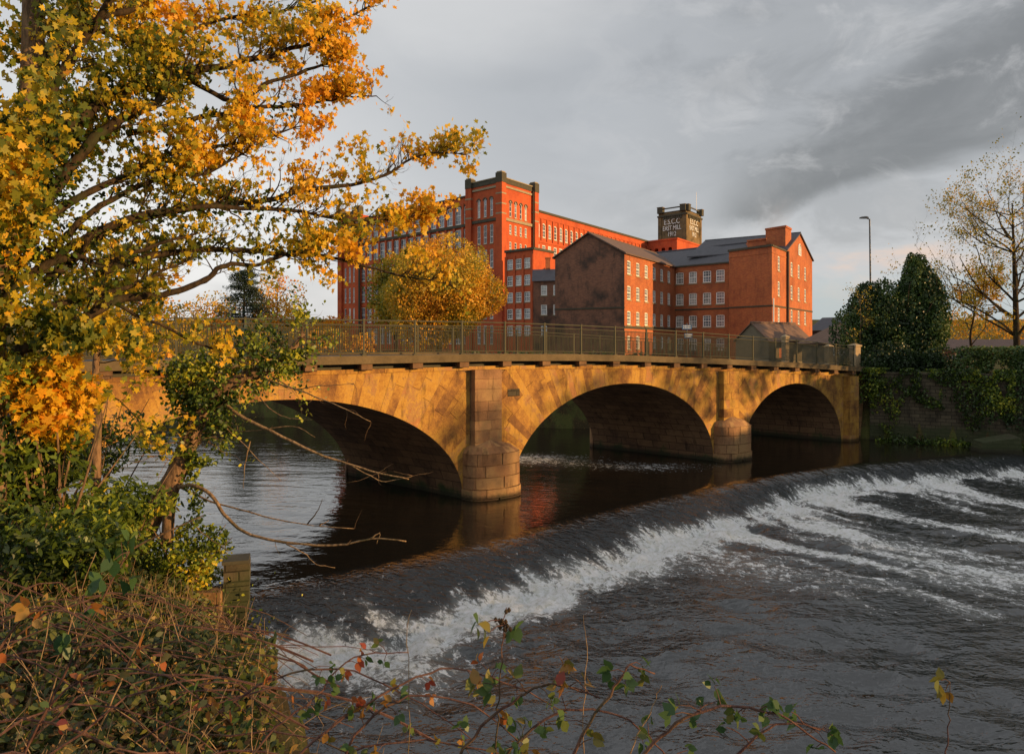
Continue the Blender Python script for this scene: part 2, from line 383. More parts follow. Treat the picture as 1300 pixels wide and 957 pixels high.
CREST = spline([(-12, 14.2), (-9, 16.3), (-6.6, 17.9), (-1.2, 21.9), (2.9, 25.8), (8.6, 30.6), (14, 34.3), (20, 37.2), (29.2, 40.2), (40, 42), (60, 44)], 6)
DROP = 1.0
def crest_sd(X, Y):
    d = np.full(X.shape, 1e9); s = np.zeros(X.shape); acc = 0.0
    for a, b in zip(CREST[:-1], CREST[1:]):
        e = b-a; L = np.hypot(*e); t_ = np.clip(((X-a[0])*e[0]+(Y-a[1])*e[1])/L**2, 0, 1)
        dx = X-a[0]-t_*e[0]; dy = Y-a[1]-t_*e[1]; q = np.hypot(dx, dy)
        side = np.sign(e[0]*(Y-a[1])-e[1]*(X-a[0]))
        m_ = q < np.abs(d); d = np.where(m_, -side*q, d); s = np.where(m_, acc+t_*L, s); acc += L
    return d, s
wx = axis([(-75, -30, 2.0), (-30, -9, .4), (-9, 34, .11), (34, 62, .6), (62, 95, 3)])
wy = axis([(-35, 4, 1.5), (4, 9, .3), (9, 46, .11), (46, 58, .4), (58, 90, 2)])
X, Y = np.meshgrid(wx, wy); D, S = crest_sd(X, Y)
WID = 3.3-1.5*np.clip((S-8)/22, 0, 1)+(fbm(S*.25, 3.3)-.47)*1.2
q = np.clip(D/WID, 0, 1)
Z = -DROP*(q**1.25*(.55+.45*q))
under = np.clip(D-WID, 0, 50)
near_toe = np.exp(-((D-WID-.35)/.75)**2)
chop = fbm(S*1.6, D*.55, 2.2, 4)-.47; fine = fbm(S*4.2, D*1.1, 9.1, 3)-.44; turb = fbm(X*2.0, Y*2.0, 4.4, 4)-.47
face = np.clip(D/.5, 0, 1)*np.clip((WID-D)/.4+1, 0, 1)
Z = Z+face*(chop*.14+fine*.08)*(D > 0)
Z = Z+near_toe*(.12+turb*.62)*(D > 0)
down = (D > WID)
dec = np.exp(-under/4.0)
Z = Z+down*turb*(.02+.22*dec)
cr = lambda v: 1-2*np.abs(v)          # sharp-crested ripples
wx_ = fbm(X*.25, Y*.25, 7.7, 3)*2.2; wy_ = fbm(X*.25+9, Y*.25, 1.7, 3)*2.2
for sc, am in ((.28, .18), (.6, .17), (1.25, .12), (2.3, .055)):
    Z = Z+down*np.clip(under/1.5, 0, 1)*am*np.clip(2.4*fbm(X*.13+sc, Y*.13, 2.2, 2)-.2, .25, 1.4)*cr(fbm((X*.55+Y*.25)*sc+wx_, (Y*1.15-X*.2)*sc+wy_, sc*3, 3)*2-.95)
up = D < 0
upk = .35+.65*np.clip((-2.0-X)/5, 0, 1)
for sc, am in ((.7, .016), (1.5, .011), (2.6, .006)):
    Z = Z+up*upk*np.clip(-D/1.5, 0, 1)*am*cr(fbm((X*.45-Y*.05)*sc+wx_*.6, (Y*1.25+X*.3)*sc+wy_*.6, sc*5, 3)*2-.95)
# foam: on the lower face, along the toe and in streaks carried down the river
strand = fbm(S*.55, 1.7, D*.03, 3)
q0 = np.clip(.30+1.1*(fbm(S*.9, D*.12, 8.8, 3)-.25)-.9*(fbm(S*.28, 1.1, 4.1, 2)-.36), .25, 1.3)
colm = np.clip((fbm(S*3.4, D*.5, 2.8, 3)-.30)*3.2, 0, 1)
foam = np.clip((q-q0)/.55, 0, 1)*(.14+.42*colm)*(D > 0)*(D <= WID)
foam = foam+(D > 0)*np.exp(-((D-WID-.35)/.85)**2)*(.30+.5*np.clip((fbm(S*.9+5, D*.5, 3.3, 4)-.33)*3, 0, 1))
patch = fbm(S*.35+9, D*.18, 6.6, 4)
wide = np.clip((S-16)/8, 0, 1)*np.clip((47-S)/8, 0, 1)
wp = (fbm(X*.22, Y*.22, 3.3, 3)-.47)*6; str1 = fbm((S+wp)*.8+3, (D+wp)*.2, 1.1, 4)
foam = foam+down*np.exp(-under/(2.6+12*wide))*(.30+1.3*(patch-.45)+wide*2.8*(str1-.43))
foam = foam+np.clip((12.5-S)/4, 0, 1)*np.exp(-((D-3.2)/2.6)**2)*np.clip((fbm(X*1.1, Y*1.1, 5.5, 4)-.42)*3.4, 0, .42)*(D > .4)
low = np.clip(D/.3, 0, 1)*(.11*(D < WID)+.09*(D >= WID)*np.clip(1.5-under/12, .0, 1))
eddy = np.exp(-(((X-.8)**2+(Y-37.5)**2*3)/16)) + .8*np.exp(-(((X-6.8)**2*.7+(Y-35.2)**2*3)/8))
foam = foam+up*eddy*.46*(D < -2)
foam = np.where(D > 0, np.maximum(foam, low), foam)
river = None
m, nt = new_mat('river_water'); t = NT(nt); p = t.pos(); uv = t.uv()
fo = t.attr('foam'); rough_a = t.attr('chop')
st = t.noise(t.vmul(uv, (1.5, .8, 1)), 2.4, 7, .74, .8); st2 = t.noise(p, 5.5, 6, .72, .8)
nz = t.math('ADD', t.math('MULTIPLY', st, .5), t.math('MULTIPLY', st2, .5))
mask = t.smooth(t.math('ADD', fo, t.math('MULTIPLY', t.math('SUBTRACT', nz, .5), 3.2)), .36, .66)
mask = t.math('MULTIPLY', mask, t.smooth(fo, .03, .16))
h1 = t.noise(t.vmul(p, (1, 1.7, 1)), 2.6, 2, .5, .5); h2 = t.noise(t.vmul(p, (1, 1.5, 1)), 7.5, 2, .5, .3)
hs = t.math('ADD', h1, t.math('MULTIPLY', h2, .35))
hf = t.math('ADD', t.math('MULTIPLY', st, .9), t.math('MULTIPLY', st2, .5))
h = t.math('ADD', t.math('MULTIPLY', hs, t.math('MULTIPLY_ADD', rough_a, .9, .10)), t.math('MULTIPLY', hf, t.math('MULTIPLY', fo, .5)))
bp = t.bump(h, 1.0, .09)
wcol = t.mix(rough_a, (.014, .011, .007), (.026, .030, .031))
wcol = t.mix(t.math('MULTIPLY', t.smooth(fo, .15, .7), .6), wcol, (.36, .37, .34))
w = t.n('ShaderNodeBsdfPrincipled'); t.set(w.inputs['Base Color'], wcol); w.inputs['Roughness'].default_value = .06; t.set(w.inputs['IOR'], t.math('SUBTRACT', 2.1, t.math('MULTIPLY', t.math('POWER', rough_a, 2.0), .78))); w.inputs['Specular IOR Level'].default_value = .5
nt.links.new(bp, w.inputs['Normal'])
fcol = t.mix(t.smooth(st2, .35, .6), (.66, .67, .60), (.93, .94, .94))
f_ = t.principled(fcol, .85, t.bump(t.math('ADD', st2, st), 1.0, .12), .1)
mx = t.n('ShaderNodeMixShader', i_0=mask); nt.links.new(w.outputs[0], mx.inputs[1]); nt.links.new(f_, mx.inputs[2]); t.out(mx.outputs[0]); M['water'] = m
river, Fc = grid_mesh('river', wx, wy, Z, M['water']); tag(river, kind='structure')
me = river.data
a = me.attributes.new('foam', 'FLOAT', 'POINT'); a.data.foreach_set('value', foam.ravel().astype(np.float32))
chopv = np.clip(D/.8, 0, 1)*(.45+.55*np.exp(-under/7))
a = me.attributes.new('chop', 'FLOAT', 'POINT'); a.data.foreach_set('value', chopv.ravel().astype(np.float32))
ul = me.uv_layers.new(name='UVMap'); UV = np.stack([S.ravel(), D.ravel()], -1)[Fc.ravel()].astype(np.float32); ul.data.foreach_set('uv', UV.ravel())

# ================================================================== the bridge
P0 = np.array([-.93, 28.76]); U = np.array([.8133, .5818]); N_ = np.array([.5818, -.8133]); Wd = np.array([-5.7, 4.9])
def fp(s, z, off=0.0, w=0.0):
    q = P0+U*s+N_*off+Wd*w; return (q[0], q[1], z)
def zb(s): return float(np.interp(s, [-24, -16, -8, 0, 4, 8, 14, 21, 28, 34], [5.2, 5.33, 5.41, 5.43, 5.38, 5.28, 5.05, 4.72, 4.33, 4.0]))
def zt(s): return zb(s)-.33
ARCH = [(-8.55, 7.3, 4.25, -15.9, -.95), (7.6, 6.45, 4.25, .45, 14.4), (21.35, 4.95, 3.78, 15.9, 26.5)]
S0, S1 = -22.0, 29.5
bridge = empty('stone_arch_bridge', (P0[0], P0[1], 0), 'ochre sandstone road bridge with three low arches spanning the dark river', 'bridge')
sof = MB()
cols = list(np.arange(S0, -15.85, .4))+[-15.85]
def lower(s):
    for c, a_, b_, _, _ in ARCH:
        if abs(s-c) < a_: return b_*math.sqrt(max(0, 1-((s-c)/a_)**2))
    return None
def strip(xs, zlo, w, flip, off=0.0):
    for i in range(len(xs)-1):
        a_, b_ = xs[i], xs[i+1]
        q = [fp(a_, zlo[i], off, w), fp(b_, zlo[i+1], off, w), fp(b_, zt(b_), off, w), fp(a_, zt(a_), off, w)]
        uv = [(a_, zlo[i]), (b_, zlo[i+1]), (b_, zt(b_)), (a_, zt(a_))]
        mb.face(q[::-1] if flip else q, 0, uv[::-1] if flip else uv)
edges = [S0]
for c, a_, b_, _, _ in ARCH: edges += [c-a_, c+a_]
edges.append(S1)
for w_, fl in ((0.0, False), (1.0, True)):
    mb = MB()
    for k in range(0, len(edges), 2):
        xs = np.linspace(edges[k], edges[k+1], max(3, int((edges[k+1]-edges[k])/1.0))); strip(xs, [-2.2]*len(xs), w_, fl)
    for c, a_, b_, _, _ in ARCH:
        th = np.linspace(math.pi, 0, 61); xs = c+a_*np.cos(th); strip(xs, b_*np.sin(th), w_, fl)
    mb.build('masonry', M['sand_back'], bridge)
for c, a_, b_, _, _ in ARCH:
    th = np.linspace(math.pi, 0, 61); xs = np.concatenate([[c-a_], c+a_*np.cos(th), [c+a_]]); zs = np.concatenate([[-2.2], b_*np.sin(th), [-2.2]])
    L = 0
    for i in range(len(xs)-1):
        dl = math.hypot(xs[i+1]-xs[i], zs[i+1]-zs[i])
        nw = 5
        for j in range(nw):
            w0, w1 = j/nw, (j+1)/nw
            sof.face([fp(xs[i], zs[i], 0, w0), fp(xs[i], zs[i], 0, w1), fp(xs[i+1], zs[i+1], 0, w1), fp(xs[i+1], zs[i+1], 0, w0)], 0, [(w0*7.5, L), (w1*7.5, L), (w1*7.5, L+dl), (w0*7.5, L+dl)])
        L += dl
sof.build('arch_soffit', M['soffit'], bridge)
# radiating stones of each arch
for c, a_, b_, lo, hi in ARCH:
    sm = MB(); th = [0.0]; acc = []
    tt = np.linspace(0, math.pi, 4000); ex, ez = a_*np.cos(tt), b_*np.sin(tt); ll = np.concatenate([[0], np.cumsum(np.hypot(np.diff(ex), np.diff(ez)))])
    nst = int(ll[-1]/.285); pos = np.linspace(0, ll[-1], nst+1); pos[1:-1] += rng.uniform(-.08, .08, nst-1); th = np.interp(pos, ll, tt)
    rays = []
    for q_ in th:
        p_ = np.array([c+a_*math.cos(q_), b_*math.sin(q_)]); n2 = unit(np.array([b_*math.cos(q_), a_*math.sin(q_)])); L = 0
        while L < 9:
            e = p_+n2*L
            if e[1] > zt(e[0])-.02 or e[0] < lo or e[0] > hi: break
            L += .02
        rays.append((p_, n2, L))
    for i in range(len(rays)-1):
        (pa, na, La), (pb, nb, Lb) = rays[i], rays[i+1]; r0 = 0.0; Lm = max(La, Lb)
        seq = [rng.uniform(.9, 1.3)] if i % 2 else [rng.uniform(1.35, 2.0)]
        while r0 < Lm-.03:
            r1 = min(Lm, r0+seq[0] if r0 == 0 else r0+rng.uniform(.9, 2.0))
            if Lm-r1 < .35: r1 = Lm
            g = .004
            A0, A1, B0, B1 = (pa+na*min(r0+g, La), pa+na*min(r1-g, La), pb+nb*min(r0+g, Lb), pb+nb*min(r1-g, Lb))
            cen = (A0+A1+B0+B1)/4
            Q = [x+unit(cen-x)*g for x in (A0, B0, B1, A1)]
            if abs(np.cross(Q[2]-Q[0], Q[3]-Q[1])) > .01:
                o_ = .022+rng.uniform(0, .012)
                pts = [fp(x[0], x[1], -.02) for x in Q]+[fp(x[0], x[1], o_) for x in Q]
                sm.hexa(pts)
            r0 = r1
    sm.build('voussoir_ring', M['sand'], bridge)
# string course under the deck recess
sc = MB(); xs = np.arange(S0, S1, 1.02)
for i, x in enumerate(xs):
    x1 = x+1.01
    pts = [fp(x+.004, zt(x)-.0, -.05), fp(x1, zt(x1), -.05), fp(x1, zt(x1), .09), fp(x+.004, zt(x), .09)]
    pts += [(a1, b1, zt(x)+.13) for a1, b1, _ in pts]; pts = [(*q[:2], q[2]+(-.02 if k < 4 else 0)) for k, q in enumerate(pts)]
    sc.hexa(pts)
sc.build('string_course', M['sand'], bridge)
# pilasters and round cutwaters
def stone_column(smb, s0, s1, z0, z1, out):
    z = z0
    while z < z1-.02:
        h_ = min(rng.uniform(.36, .5), z1-z); h_ = z1-z if z1-z-h_ < .2 else h_
        cut = [s0, s0+(s1-s0)*rng.uniform(.35, .65), s1] if (s1-s0) > .9 else [s0, s1]
        for a1, b1 in zip(cut[:-1], cut[1:]):
            o_ = out+rng.uniform(0, .015)
            smb.hexa([fp(a1+.005, z+.005, -.05), fp(b1-.005, z+.005, -.05), fp(b1-.005, z+.005, o_), fp(a1+.005, z+.005, o_),
                      fp(a1+.005, z+h_-.005, -.05), fp(b1-.005, z+h_-.005, -.05), fp(b1-.005, z+h_-.005, o_), fp(a1+.005, z+h_-.005, o_)][0:8])
        z += h_
for pc, sp in ((0.0, (-.9, .40)), (15.3, (-.85, .42))):
    pier = MB(); stone_column(pier, pc+sp[0], pc+sp[1], 1.4, zt(pc), .34)
    pier.build('pilaster', M['drum'] if pc == 0 else M['sand'], bridge)
    dm = MB(); half = 1.27; outm = .9; bz = [-2.0, -.6, .06, .42, .88, 1.34, 1.80]
    for k in range(len(bz)-1):
        z0, z1 = bz[k], bz[k+1]; grow_ = 1.045 if k < 3 else 1.0
        cuts = [0, *sorted(np.linspace(0, math.pi, 5)[1:-1]+rng.uniform(-.18, .18, 3)), math.pi] if k % 2 else [0, *(np.linspace(0, math.pi, 4)[1:-1]+rng.uniform(-.15, .15, 2)), math.pi]
        for a1, b1 in zip(cuts[:-1], cuts[1:]):
            ns = 6; an = np.linspace(a1+.014, b1-.014, ns+1); j = rng.uniform(0, .015); base = len(dm.v)
            for zz in (z0+.014, z1-.014):
                for rr in (.80, 1.0):
                    for q_ in an:
                        sq = lambda v: math.copysign(abs(v)**.72, v)
                        dm.v.append(fp(pc+half*rr*grow_*sq(math.cos(q_)), zz, (outm*grow_*rr+j)*abs(math.sin(q_))**.72-.02))
            n1 = ns+1
            def idx(zi, ri, i): return base+(zi*2+ri)*n1+i
            for i in range(ns):
                for f in ((idx(0, 1, i), idx(1, 1, i), idx(1, 1, i+1), idx(0, 1, i+1)), (idx(1, 0, i), idx(1, 0, i+1), idx(1, 1, i+1), idx(1, 1, i)), (idx(0, 0, i), idx(0, 1, i), idx(0, 1, i+1), idx(0, 0, i+1))):
                    dm.f.append(f); dm.m.append(0); dm.uv += [(0, 0)]*4
            for i in (0, ns):
                f = (idx(0, 0, i), idx(0, 1, i), idx(1, 1, i), idx(1, 0, i)); dm.f.append(f); dm.m.append(0); dm.uv += [(0, 0)]*4
    dm.build('cutwater', M['drum'], bridge)
    core = MB(); ring = [fp(pc+1.22*math.cos(q_), 0, .84*abs(math.sin(q_))**.75) for q_ in np.linspace(0, math.pi, 15)]
    for i in range(14):
        a1, b1 = ring[i], ring[i+1]; core.face([(*a1[:2], -2), (*a1[:2], 1.79), (*b1[:2], 1.79), (*b1[:2], -2)])
    ap = fp(pc-.2, 2.30, .3)
    lows = [fp(pc+1.27*math.cos(q_), 1.80, .9*abs(math.sin(q_))**.75) for q_ in np.linspace(0, math.pi, 15)]
    mids = [fp(pc-.1+1.0*math.cos(q_), 2.05, .72*abs(math.sin(q_))**.75) for q_ in np.linspace(0, math.pi, 15)]
    for i in range(14):
        core.face([lows[i], mids[i], mids[i+1], lows[i+1]]); core.face([mids[i], ap, mids[i+1]])
    core.build('cutwater_cap', M['drum'], bridge, True)
    # the same pier seen from upstream
    up_ = MB(); ring = [fp(pc+1.3*math.cos(q_), 0, -.9*math.sin(q_), 1.0) for q_ in np.linspace(0, math.pi, 11)]
    for i in range(10):
        a1, b1 = ring[i], ring[i+1]; up_.face([(*b1[:2], -2), (*b1[:2], 1.8), (*a1[:2], 1.8), (*a1[:2], -2)]); up_.face([(*b1[:2], 1.8), fp(pc, 2.4, 0, 1.0), (*a1[:2], 1.8)])
    up_.build('upstream_cutwater', M['drum'], bridge)
pier = MB(); stone_column(pier, 26.55, 27.6, -1.2, zt(27), .42); pier.build('pilaster', M['sand'], bridge)
pier = MB(); stone_column(pier, -17.2, -16.0, -1.2, zt(-16), .34); pier.build('pilaster', M['sand'], bridge)
pl = MB()
pl.hexa([fp(.9, 3.95, 0), fp(1.5, 3.95, 0), fp(1.5, 3.95, .05), fp(.9, 3.95, .05), fp(.9, 4.25, 0), fp(1.5, 4.25, 0), fp(1.5, 4.25, .05), fp(.9, 4.25, .05)]); pl.build('date_stone', M['rubble'], bridge)
# deck: concrete edge beams, corbels with dark gaps between, road surface
xs = np.linspace(S0-2, S1+1, 80)
for sgn, w_ in ((1, 0.0), (-1, 1.0)):
    dk = MB()
    for a1, b1 in zip(xs[:-1], xs[1:]):
        za, zc = zb(a1), zb(b1); o0, o1 = (-.35*sgn, .46*sgn)
        pts = [fp(a1, za, o0, w_), fp(b1, zc, o0, w_), fp(b1, zc, o1, w_), fp(a1, za, o1, w_)]
        dk.hexa((pts if sgn < 0 else pts[::-1][0:4])+[(x, y, z+.29) for x, y, z in (pts if sgn < 0 else pts[::-1])])
    dk.build('edge_beam', M['concrete'], bridge)
for x in np.arange(S0, S1, 2.04):
    for sgn, w_ in ((1, 0.0), (-1, 1.0)):
        q = [fp(x, zt(x)+.1, -.3*sgn, w_), fp(x+.42, zt(x)+.1, -.3*sgn, w_), fp(x+.42, zt(x)+.1, .36*sgn, w_), fp(x, zt(x)+.1, .36*sgn, w_)]
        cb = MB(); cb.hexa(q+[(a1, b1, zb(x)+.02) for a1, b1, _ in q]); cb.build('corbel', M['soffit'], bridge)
rc = MB(); rd = MB()
for a1, b1 in zip(xs[:-1], xs[1:]):
    rc.face([fp(a1, zt(a1), -.32), fp(b1, zt(b1), -.32), fp(b1, zb(b1)+.1, -.32), fp(a1, zb(a1)+.1, -.32)])
    rd.face([fp(a1, zb(a1)+.17, -.3), fp(b1, zb(b1)+.17, -.3), fp(b1, zb(b1)+.17, .3, 1), fp(a1, zb(a1)+.17, .3, 1)])
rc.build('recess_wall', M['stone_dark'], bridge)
rd.build('road_deck', M['asphalt'], bridge)
# railings
def railing(w_, sgn, seedx):
    gr = list(np.arange(-19.9, 28.6, 2.045)); off = .33*sgn
    for i, s in enumerate(gr):
        pm = MB(); z0 = zb(s)+.28; c = fp(s, 0, off, w_); pm.cbox((c[0], c[1], z0+.64), (.065, .065, 1.32), 0, math.atan2(U[1], U[0])); pm.cbox((c[0], c[1], z0+.03), (.16, .16, .05), 0, math.atan2(U[1], U[0])); pm.cbox((c[0], c[1], z0+1.31), (.085, .085, .03), 0, math.atan2(U[1], U[0]))
        pm.build('railing_post', M['rail'], bridge)
    for s, s2 in zip(gr[:-1], gr[1:]):
        pm = MB()
        for h_, r_ in ((1.27, .026), (1.11, .018), (.12, .018)):
            pm.tube([fp(s+.03, zb(s)+.28+h_, off, w_), fp(s2-.03, zb(s2)+.28+h_, off, w_)], [r_, r_], 6)
        nb_ = 23
        for k in range(1, nb_):
            x = s+(s2-s)*k/nb_; pm.tube([fp(x, zb(x)+.40, off, w_), fp(x, zb(x)+1.39, off, w_)], [.0165, .0165], 4, cap=False)
        pm.build('railing_panel', M['rail'], bridge)
railing(0.0, 1, 0); railing(1.0, -1, 1)

# ================================================================== walls and stones by the water
def wall_run(name, pts, z0, z1, th, mat, label, cat='wall', coping=None):
    mbw = MB()
    for (ax, ay), (bx, by) in zip(pts[:-1], pts[1:]):
        L = math.hypot(bx-ax, by-ay); ux = ((bx-ax)/L, (by-ay)/L); mbw.box((ax, ay), ux, L, th, z0, z1)
        if coping: mbw.box((ax-ux[1]*-.06, ay-ux[0]*.06), ux, L, th+.12, z1+.002, z1+.14)
    o = origin_to(mbw.build(name, mat), (pts[0][0], pts[0][1], max(z0, 0))); return tag(o, label, cat)
wall_run('retaining_wall', [(22.7, 45.0), (30.2, 40.9), (37, 36.4), (43.2, 28.8), (48.2, 18.8)], -1.6, 4.15, .7, M['rubble'], 'dark mossy stone river wall running right from the bridge end under ivy', 'wall', True)
wall_run('retaining_wall', [(-40, 67.0), (-19, 58.0), (-4, 52.5), (3.9, 51.4), (13, 50.9), (17.4, 49.8)], -1.6, 3.4, .7, M['rubble'], 'low dark river wall on the far bank seen through the arches', 'wall', True)
# ================================================================== buildings
def wall(mb, A, B, z0, z1, ops=(), m=0, depth=.16):
    """flat wall from A to B (left to right seen from outside) with real openings (u0, u1, v0, v1, rise)"""
    A = np.array(A, float); B = np.array(B, float); L = np.linalg.norm(B-A); u = (B-A)/L; inn = np.array([-u[1], u[0]])
    P = lambda a, z, d=0.0: (A[0]+u[0]*a+inn[0]*d, A[1]+u[1]*a+inn[1]*d, z)
    us = sorted({0.0, L, *[o[0] for o in ops], *[o[1] for o in ops]}); vs = sorted({z0, z1, *[o[2] for o in ops], *[o[3] for o in ops]})
    for i in range(len(us)-1):
        j = 0
        while j < len(vs)-1:
            def hole(j): return any(o[0] <= us[i]+1e-6 and us[i+1] <= o[1]+1e-6 and o[2] <= vs[j]+1e-6 and vs[j+1] <= o[3]+1e-6 for o in ops)
            if hole(j): j += 1; continue
            k = j
            while k < len(vs)-1 and not hole(k): k += 1
            mb.face([P(us[i], vs[j]), P(us[i+1], vs[j]), P(us[i+1], vs[k]), P(us[i], vs[k])], m, [(us[i], vs[j]), (us[i+1], vs[j]), (us[i+1], vs[k]), (us[i], vs[k])]); j = k
    for u0, u1, v0, v1, rise in ops:
        mb.face([P(u0, v0), P(u0, v0, depth), P(u0, v1, depth), P(u0, v1)], m); mb.face([P(u1, v0, depth), P(u1, v0), P(u1, v1), P(u1, v1, depth)], m)
        mb.face([P(u0, v0), P(u1, v0), P(u1, v0, depth), P(u0, v0, depth)], m); mb.face([P(u0, v1, depth), P(u1, v1, depth), P(u1, v1), P(u0, v1)], m)
        if rise > 0:
            um = (u0+u1)/2; hw = (u1-u0)/2; ang = np.linspace(math.pi, 0, 13)
            arc = [(um+hw*math.cos(a), v1-rise+rise*math.sin(a)) for a in ang]
            for a1, b1 in zip(arc[:-1], arc[1:]):
                q = [(a1[0], a1[1]), (b1[0], b1[1]), (b1[0], v1), (a1[0], v1)]; mb.face([P(*x, .01) for x in q], m, q)
                mb.face([P(*a1, .01), P(*b1, .01), P(*b1, depth), P(*a1, depth)], m)
_wcache = {}
def window(parent, A, B, op, style='sash', mat='glass'):
    A = np.array(A, float); B = np.array(B, float); u = (B-A)/np.linalg.norm(B-A); u0, u1, v0, v1, rise = op
    w, h = u1-u0, v1-v0; key = (round(w, 2), round(h, 2), round(rise, 2), style, mat)
    if key not in _wcache:
        g = MB(); g.face([(0, .11, 0), (w, .11, 0), (w, .11, h), (0, .11, h)]); go = g.build('window', M[mat])
        f = MB(); fw = {'sash': .11, 'thin': .08, 'arched': .13}[style]
        def bar(x0, x1, z0, z1, y0=.05, y1=.10): f.hexa([(x0, y0, z0), (x1, y0, z0), (x1, y1, z0), (x0, y1, z0), (x0, y0, z1), (x1, y0, z1), (x1, y1, z1), (x0, y1, z1)])
        bar(0, fw, 0, h); bar(w-fw, w, 0, h); bar(fw, w-fw, 0, fw); bar(fw, w-fw, h-fw-rise*.0, h)
        nx = 3 if style == 'sash' else (2 if w > .9 else 1); nz = {'sash': 4, 'thin': 3, 'arched': 4}[style]
        for i in range(1, nx): bar(w*i/nx-.02, w*i/nx+.02, fw, h-fw, .065, .095)
        for i in range(1, nz):
            tk = .045 if i == nz//2 else .02; bar(fw, w-fw, h*i/nz-tk, h*i/nz+tk, .06, .10)
        if rise > 0:
            ang = np.linspace(math.pi, 0, 11); arc = [(w/2+w/2*math.cos(a), h-rise+rise*math.sin(a)) for a in ang]; ar2 = [(w/2+(w/2-fw)*math.cos(a), h-rise+(rise-fw)*math.sin(a)) for a in ang]
            for i in range(10):
                a1, b1, c1, d1 = arc[i], arc[i+1], ar2[i+1], ar2[i]
                f.face([(d1[0], .045, d1[1]), (c1[0], .045, c1[1]), (b1[0], .045, b1[1]), (a1[0], .045, a1[1])])
        f.hexa([(-.08, -.06, -.14), (w+.08, -.06, -.14), (w+.08, .1, -.14), (-.08, .1, -.14), (-.08, -.06, -.002), (w+.08, -.06, -.002), (w+.08, .1, -.002), (-.08, .1, -.002)], 1)
        fo = f.build('window_frame', [M['white'], M['stone_trim']]); _wcache[key] = (go.data, fo.data)
        bpy.data.objects.remove(go); bpy.data.objects.remove(fo)
    gd, fd = _wcache[key]
    o = bpy.data.objects.new('window', gd); col.objects.link(o); o.parent = parent
    off = WL[parent.name]; o.location = (A[0]+u[0]*u0-off.x, A[1]+u[1]*u0-off.y, v0-off.z); o.rotation_euler = (0, 0, math.atan2(u[1], u[0]))
    fr = bpy.data.objects.new('window_frame', fd); col.objects.link(fr); fr.parent = o
    return o
def facade(parent, mb, A, B, z0, z1, ops, m=0, style='sash', nwin=None, mats=('glass', 'glass', 'glass_pale', 'glass_dark')):
    wall(mb, A, B, z0, z1, ops, m)
    for i, op in enumerate(ops):
        if nwin is None or nwin(i, op): window(parent, A, B, op, style, mats[int(rng.integers(len(mats)))])
def along(A, d, t): return (A[0]+d[0]*t, A[1]+d[1]*t)
def band(mb, A, B, z0, z1, out, m=0, back=.05):
    A = np.array(A, float); B = np.array(B, float); L = np.linalg.norm(B-A); u = (B-A)/L; n = np.array([u[1], -u[0]])
    a = A+n*out-u*(.0 if out <= 0 else out*.5); b = B+n*out+u*(.0 if out <= 0 else out*.5); c = B-n*back; d = A-n*back
    mb.hexa([(*a, z0), (*b, z0), (*c, z0), (*d, z0), (*a, z1), (*b, z1), (*c, z1), (*d, z1)], m)
def text_part(name, s, A, B, z, h, parent, mat, u_mid=.5, out=.05, thick=.04, xs=1.0):
    cu = bpy.data.curves.new('t', 'FONT'); cu.body = s; cu.align_x = 'CENTER'; cu.extrude = thick; cu.size = h/.7
    ob = bpy.data.objects.new('t', cu); col.objects.link(ob); dg = bpy.context.evaluated_depsgraph_get()
    me = bpy.data.meshes.new_from_object(ob.evaluated_get(dg)); bpy.data.objects.remove(ob)
    me.name = name; me.materials.clear(); me.materials.append(M[mat])
    A = np.array(A, float); B = np.array(B, float); L = np.linalg.norm(B-A); u = (B-A)/L; n = np.array([u[1], -u[0]])
    me.transform(Matrix.Rotation(math.pi/2, 4, 'X')); me.transform(Matrix.Diagonal((xs, 1, 1, 1)))
    o = bpy.data.objects.new(name, me); col.objects.link(o); o.parent = parent; off = WL[parent.name]
    p = A+u*L*u_mid+n*out; o.location = (p[0]-off.x, p[1]-off.y, z-off.z); o.rotation_euler = (0, 0, math.atan2(u[1], u[0])); return o
GZ = 3.6
# ---- the tall red mill
E = (-1.7, 110.0); dl = (-.7141, .700); dr = (.5735, .8192)
mill = empty('mill_building', (E[0], E[1], GZ), 'tall bright red brick mill with square corner turret and long rows of arched windows', 'mill')
mb = MB(); tr = MB()
T_l = along(E, dl, 7.1); T_r = along(E, dr, 9.35); FL = along(E, dl, 45.3); FT = along(E, dl, 39.2); RR = along(E, dr, 74)
rows = [24.7, 20.8, 16.8, 12.8, 8.8]
vis = []
# corner turret, left face
ops = []
for k in range(3):
    u0 = 1.75+k*1.45; ops.append((u0, u0+.62, 26.0, 28.9, .31))
    for zt_ in rows: ops.append((u0-.04, u0+.70, zt_-2.95, zt_, 0))
facade(mill, mb, T_l, E, GZ, 31.0, ops, style='thin')
ops = []
for k in range(4):
    u0 = 2.25+k*1.45; ops.append((u0, u0+.6, 25.95, 28.4, .3))
    for zt_, hh in ((24.7, 1.5), (22.0, 1.5)): ops.append((u0, u0+.6, zt_-hh, zt_, 0))
facade(mill, mb, E, T_r, GZ, 31.0, ops, style='thin')
